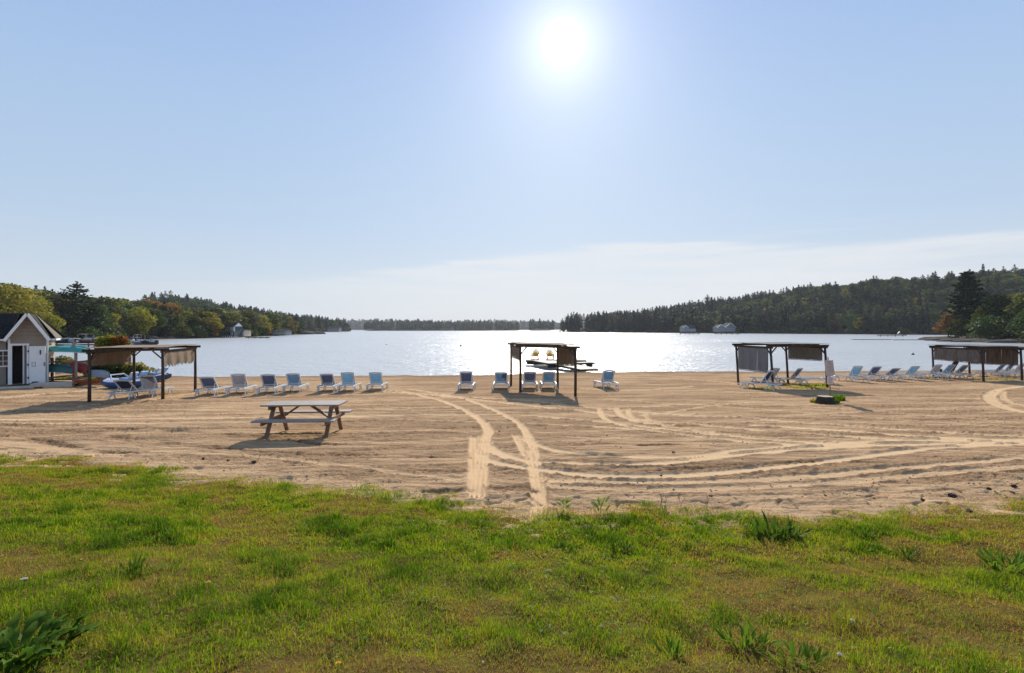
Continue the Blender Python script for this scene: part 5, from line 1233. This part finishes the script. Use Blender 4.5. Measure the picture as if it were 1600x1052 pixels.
canoe(152, 27.8, .62, 78, GREY, 'grey upturned boat behind the orange kayak', 1.8, .9, .35, True)
def rack():
    e = empty('canoe_rack', (AT(119,26.8), 26.8, g(AT(119,26.8), 26.8)), 0, 'timber rack with a tall pale post and arms that carry the canoes', 'canoe rack'); z0 = e.location.z
    MB().bar((0,0,-.1), (0,0,ZAT(540,26.8)-z0), .10, .10).build('post', M['wood_grey'], e)
    MB().bar((-.22,-.02,ZAT(543,26.8)-z0), (.10,-.02,ZAT(533,26.8)-z0), .06, .09).build('top_arm', M['wood_grey'], e)
    MB().bar((-1.6,0.3,-.1), (-1.6,.3,1.5), .10, .10).build('post', M['wood_brown'], e)
    for z in (.42, 1.28): 
        for x in (0, -1.3): MB().bar((x-.02,-.55,z), (x-.02,1.5,z), .06, .09).build('arm', M['wood_brown'], e)
    MB().box((-.8,.1,.30), (1.8,.06,.08)).build('rail', M['wood_brown'], e); MB().bar((-.07,-.08,0), (-.07,-.08,1.3), .07, .05).build('red_brace', RED, e)
rack()
BLUEH = mat('blue_hull', (.02,.08,.24), .35, .15, 3); PALEH = mat('pale_blue_deck', (.42,.47,.58), .4, .12, 3); SKYH = mat('sky_blue_seat', (.14,.33,.60), .4, .15, 3)
def pedal_boat(px, D, rz, L_, label):
    x = AT(px, D); e = empty('pedal_boat', (x, D, g(x, D)+.34), R(rz), label, 'pedal boat')
    for s in (-1, 1):
        h = MB().grid(hull_rows(L_, .62, .34, 16, 9, .30, 3.2, .5)); o = h.build('hull', BLUEH, e, True); o.location = (s*.42, 0, 0)
    rows = []
    for i in range(15):
        t = -1+2*i/14; w = .74*max(.05, (1-abs(t)**4))**.5; hump = .10+.05*math.cos(t*3); rows.append([Vector((-w+2*w*j/8, t*L_/2*.98, .02+hump*math.sin(math.pi*j/8)**.4+.10*abs(t)**3)) for j in range(9)])
    MB().grid(rows).build('deck', PALEH, e, True)
    for s in (-1, 1):
        MB().bar((s*.30,-.35,.14), (s*.30,.10,.17), .42, .12).build('seat', SKYH, e); MB().bar((s*.30,-.38,.16), (s*.30,-.60,.50), .42, .08, up=(0,1,.5)).build('backrest', PALEH if s < 0 else SKYH, e)
    MB().tube([(-.5,.55,.18),(-.4,.7,.36),(.4,.7,.36),(.5,.55,.18)], .03, 6).build('pedal_cover', PALEH, e); MB().bar((0,.1,.1), (0,-.1,.42), .04, .04).build('tiller', M['white_plastic'], e)
    return e
pedal_boat(203, 25.2, 84, 2.45, 'pale blue and white pedal boat on the sand behind the left shelter, nearer one')
pedal_boat(240, 29.6, 98, 1.6, 'blue pedal boat with raised seats near the water, farther one')

# ------------------------------------------------------------------ across the left bay : docks, boats, boathouses
def plain_dock(px0, px1, py, W, label, z=.5, m=None, piles=4):
    D = 3.3*F/(py-HZ)*((CAMZ-z)/CAMZ); x0, x1 = AT(px0, D), AT(px1, D); e = empty('dock', ((x0+x1)/2, D, z), 0, label, 'dock'); L_ = x1-x0; n = max(6, int(L_/.3)); mb = MB()
    for k in range(n): mb.box((-L_/2+L_/n*(k+.5), 0, 0), (L_/n*.9, W, .06))
    o = mb.build('deck_boards', m or M['wood_pale'], e); o['kind'] = 'stuff'
    MB().box((0,-W/2-.03,-.14), (L_,.06,.24)).build('side_rail', M['wood_dark'], e)
    for k in range(piles): MB().tube([(-L_/2+L_*(k+.5)/piles, -W/2+.15, -2), (-L_/2+L_*(k+.5)/piles, -W/2+.15, .1)], .12, 7).build('pile', M['wood_dark'], e)
plain_dock(60, 158, 537.5, 2.2, 'long pale wooden dock across the water right of the shed', .55)
plain_dock(60, 142, 546.5, 1.2, 'low dark green floating dock nearer than the long wooden dock', .18, DTEAL, 3)
plain_dock(196, 213, 530.5, 2, 'short dock beside the dark moored boat', .5)
plain_dock(1366, 1412, 523.6, 3, 'small dock below the right hill with a blue and white slide', .7, None, 4)
plain_dock(386, 424, 526.8, 2, 'low dock between the dark green boathouse and the orange tree', .5, M['wood_dark'], 4)
plain_dock(1330, 1390, 530.4, 1.2, 'thin dark floating boom off the rocky point, left part', .12, M['wood_dark'], 2)
plain_dock(1393, 1458, 530.9, 1.2, 'thin dark floating boom off the rocky point, right part', .12, M['wood_dark'], 2)
NAVY = mat('navy_gelcoat', (.012,.018,.05), .25, .1); TAN = mat('boat_canvas', (.10,.09,.10), .8, .2)
def motor_boat(px, D, rz, L_, label, hm, top=True, cover=None):
    x = AT(px, D); e = empty('motor_boat', (x, D, .35), R(rz), label, 'boat'); W = L_*.34
    rows = []
    for i in range(15):
        t = i/14; w = W/2*(1-max(0, t-.45)**2.0/.55**2.0*.96)**.7; k = .15+.35*t*t
        rows.append([Vector((-w,t*L_-L_/2,.55+k*.6)), Vector((-w*.93,t*L_-L_/2,.1)), Vector((-w*.6,t*L_-L_/2,-.35)), Vector((0,t*L_-L_/2,-.5+.3*t**4)), Vector((w*.6,t*L_-L_/2,-.35)), Vector((w*.93,t*L_-L_/2,.1)), Vector((w,t*L_-L_/2,.55+k*.6))])
    mb = MB().grid(rows); mb.f.append(tuple(range(7))); mb.build('hull', hm, e, False)
    st = MB()
    for s in (0, 6):
        pts = [r[s] for r in rows]
        for a, b in zip(pts[:-1], pts[1:]): st.bar(a+Vector((0,0,-.18)), b+Vector((0,0,-.18)), .05, .10)
    st.build('hull_stripe', M['white_plastic'], e)
    MB().grid([[r[0]+Vector((.05,0,-.06)), (r[0]+r[6])/2+Vector((0,0,.02)), r[6]+Vector((-.05,0,-.06))] for r in rows[6:]]).build('fore_deck', M['white_plastic'], e)
    MB().grid([[r[0]+Vector((.05,0,-.3)), r[6]+Vector((-.05,0,-.3))] for r in rows[:7]]).build('cockpit_floor', GREY, e)
    MB().bar((0,.0,.62), (0,.25,1.15), W*.78, .04, up=(0,1,0)).build('windscreen', M['glass'], e)
    for s in (-1, 1): MB().box((s*W*.22,-L_*.15,.62), (W*.26,.5,.5)).build('seat', M['white_plastic'], e)
    MB().box((0,-L_/2-.15,.35), (.4,.4,.8)).build('outboard_motor', M['black'], e)
    if top:
        MB().grid([[Vector((-W*.45+W*.9*j/6, -L_*.28+L_*.42*i/4, 1.75+.12*math.sin(math.pi*j/6))) for j in range(7)] for i in range(5)]).build('canopy', TAN, e, True)
        for sx in (-1, 1):
            for yy in (-.22, .1): MB().bar((sx*W*.45, L_*yy, .6), (sx*W*.45, L_*yy+.1, 1.77), .035, .035).build('canopy_pole', M['white_plastic'], e)
motor_boat(217, 98, 62, 4.6, 'dark navy motor boat with canopy moored in front of the left shore', NAVY)
motor_boat(238, 97, 80, 2.0, 'small black dinghy right behind the navy motor boat', M['black'], False)
motor_boat(88, 112, 80, 6, 'dark covered boat moored at the long dock, nearest the shed', NAVY, False)
motor_boat(104, 113, 75, 6, 'pale grey boat moored at the long dock left of the rack post', GREY, False)
motor_boat(133, 114, 80, 6.5, 'boat with maroon cover moored behind the long dock', mat('maroon', (.12,.03,.04), .6, .2), True)
motor_boat(150, 115, 85, 6.5, 'white boat moored at the right end of the long dock', M['white_plastic'], False)
DG = mat('dark_green_boards', (.015,.045,.055), .7, .2, 2); RF = mat('dark_roof', (.025,.027,.033), .9, .3, 2, spec=.08); GW = mat('grey_white_boards', (.22,.23,.25), .7, .15, 1)
def house(name, px0, px1, D, zb, hw, hr, wallm, label, depth=7, ridge='x', nw=3, storeys=1, gable_r=False, cat='boathouse', winm=None, rz=0.0):
    x0, x1 = AT(px0, D), AT(px1, D); W = x1-x0; e = empty(name, ((x0+x1)/2, D, zb), R(rz), label, cat)
    MB().box((0, depth/2, hw/2), (W, depth, hw)).build('wall', wallm, e)
    if ridge == 'x':
        y0, y1 = -.5, depth+.5; ym = depth/2
        for a, b in ((y0, ym), (y1, ym)): MB().prism([Vector((-W/2-.4,a,hw-.1)), Vector((W/2+.4,a,hw-.1)), Vector((W/2+.4,b,hw+hr)), Vector((-W/2-.4,b,hw+hr))], (0,0,0), (0,0,.15)).build('roof', RF, e)
        for s in (-1, 1): MB().prism([Vector((s*W/2,0,hw)), Vector((s*W/2,depth,hw)), Vector((s*W/2,depth/2,hw+hr-.1))], (-.05,0,0), (.05,0,0)).build('gable', M['white_paint'] if storeys > 1 and s > 0 else wallm, e)
    else:
        for s in (-1, 1): MB().prism([Vector((s*(W/2+.4),-.6,hw-.15)), Vector((0,-.6,hw+hr)), Vector((0,depth+.5,hw+hr)), Vector((s*(W/2+.4),depth+.5,hw-.15))], (0,0,0), (0,0,.15)).build('roof', RF, e)
        MB().prism([Vector((-W/2,0,hw)), Vector((W/2,0,hw)), Vector((0,0,hw+hr-.1))], (0,-.06,0), (0,.06,0)).build('gable', wallm, e)
        for s in (-1, 1): MB().bar((s*(W/2+.4),-.64,hw-.1), (0,-.64,hw+hr+.05), .12, .3).build('rake_board', M['white_paint'], e)
    for st in range(storeys):
        for k in range(nw):
            x = -W/2+W*(k+.5)/nw; z = hw/storeys*(st+.5); ww, wh = W/nw*.42, hw/storeys*.48
            f = MB(); f.box((x,-.05,z+wh/2), (ww+.2,.1,.12)); f.box((x,-.05,z-wh/2), (ww+.2,.1,.12)); f.box((x-ww/2,-.052,z), (.12,.1,wh)); f.box((x+ww/2,-.052,z), (.12,.1,wh)); f.box((x,-.053,z), (.07,.08,wh))
            o = f.build('window', M['white_paint'], e); MB().box((x,-.02,z), (ww,.06,wh)).build('pane', M['glass'], o)
    return e
h = house('boathouse', 344, 366, 190, .5, 3.9, 1.7, DG, 'dark green two storey boathouse with white windows on the left shore', 6, 'x', 3, 2)
MB().box((-.2,-1.3,2.05), (6.4,2.4,.15)).build('balcony', M['wood_grey'], h); MB().box((0,-.6,-.2), (8,3.4,.2)).build('deck', M['wood_grey'], h)
for k in range(9): MB().box((-3.2+.8*k,-2.45,-.1+.0), (.12,.12,.7)).build('rail_post', M['white_paint'], h)
MB().box((2.9,-.2,2.9), (.5,.15,1.9)).build('porch', M['white_paint'], h)
h = house('boat_shelter', 368, 382, 196, .4, 2.4, .25, M['wood_pale'], 'pale open sided boat shelter attached right of the dark green boathouse', 5, 'x', 2, 1, cat='boat shelter')
h = house('boathouse', 424, 447, 238, .5, 1.9, .6, GW, 'low white boathouse with dark openings on the left shore', 6, 'x', 4, 1)
h = house('cottage', 512, 530, 560, 1.0, 3.2, 2.0, GW, 'tiny pale cottage at the water on the distant left headland', 8, 'x', 3, 1, cat='cottage')
h = house('cottage', 1067, 1075, 402, 1.2, 3.0, 2.2, GW, 'grey gabled cottage wing at the water, left cottage below the right hill', 8, 'y', 1, 1, cat='cottage')
h = house('cottage', 1075, 1087, 403, 1.2, 2.8, 2.4, GW, 'grey cottage with dark roof beside its gabled wing, below the right hill', 8, 'x', 3, 1, cat='cottage')
h = house('cottage', 1120, 1133, 384, 1.2, 3.2, 2.6, GW, 'left gable of the larger pale cottage below the right hill', 8, 'y', 2, 1, cat='cottage')
h = house('cottage', 1133, 1149, 386, 1.2, 3.4, 3.6, GW, 'tall right gable of the larger pale cottage below the right hill', 9, 'y', 3, 1, cat='cottage')
h = house('cottage', 308, 330, 186, 3.2, 1.6, 1.2, RF, 'dark cottage half hidden in trees left of the dark green boathouse', 6, 'x', 3, 1, cat='cottage')
plain_dock(1058, 1092, 520.9, 4, 'pale dock in front of the left cottage below the right hill', .9, None, 5)
plain_dock(1112, 1154, 521.1, 4, 'pale dock in front of the larger cottage below the right hill', .9, None, 5)
o = MB().box((0,0,.9), (2.2,1,1.6)).build('water_slide', M['white_paint']); bpy.data.objects.remove(o)
e = empty('slide', (AT(1404,280), 280, .7), 0, 'blue and white water slide on the small dock below the right hill', 'slide')
MB().bar((-.7,0,0), (.4,0,1.2), .5, .1).build('chute', mat('blue_slide', (.10,.25,.6), .5, .1), e); MB().bar((.5,0,0), (.5,0,1.3), .10, .10).build('ladder', M['white_paint'], e)
# mooring buoys
def buoy(px, py, r, label, m):
    D = CAMZ*F/(py+1-HZ); e = empty('buoy', (AT(px, D), D, 0), 0, label, 'buoy'); rows = []
    for i in range(9):
        ph = -math.pi/2+math.pi*i/8; rows.append([Vector((math.cos(k*math.pi/6)*math.cos(ph)*r, math.sin(k*math.pi/6)*math.cos(ph)*r, r*.3+math.sin(ph)*r)) for k in range(13)])
    MB().grid(rows).build('float', m, e, True); MB().tube([(0,0,r*1.2),(0,0,r*1.6)], r*.18, 6).build('ring', m, e)
buoy(720, 540, .16, 'small dark buoy on the water left of the middle shelter', M['black']); buoy(1426, 553.5, .17, 'small dark buoy on the water left of the rightmost shelter', M['black'])
buoy(893, 532, .25, 'dark low float in the sun glitter right of the middle shelter', M['black']); buoy(604, 538, .10, 'tiny dark buoy far out left of centre', M['black'])

# ------------------------------------------------------------------ air
def haze():
    mb = MB().box((0, 1200, 45.5), (5200, 4400, 95)); m = bpy.data.materials.new('haze_air'); m.use_nodes = True; nt = m.node_tree; nt.nodes.clear()
    o = nt.nodes.new('ShaderNodeOutputMaterial'); v = nt.nodes.new('ShaderNodeVolumePrincipled'); v.inputs['Color'].default_value = (.86,.91,1.0,1); v.inputs['Density'].default_value = HAZE; v.inputs['Anisotropy'].default_value = .1
    nt.links.new(v.outputs[0], o.inputs['Volume'])
    mb.build('haze', m)['kind'] = 'stuff'
HAZE = 0.00013
haze()
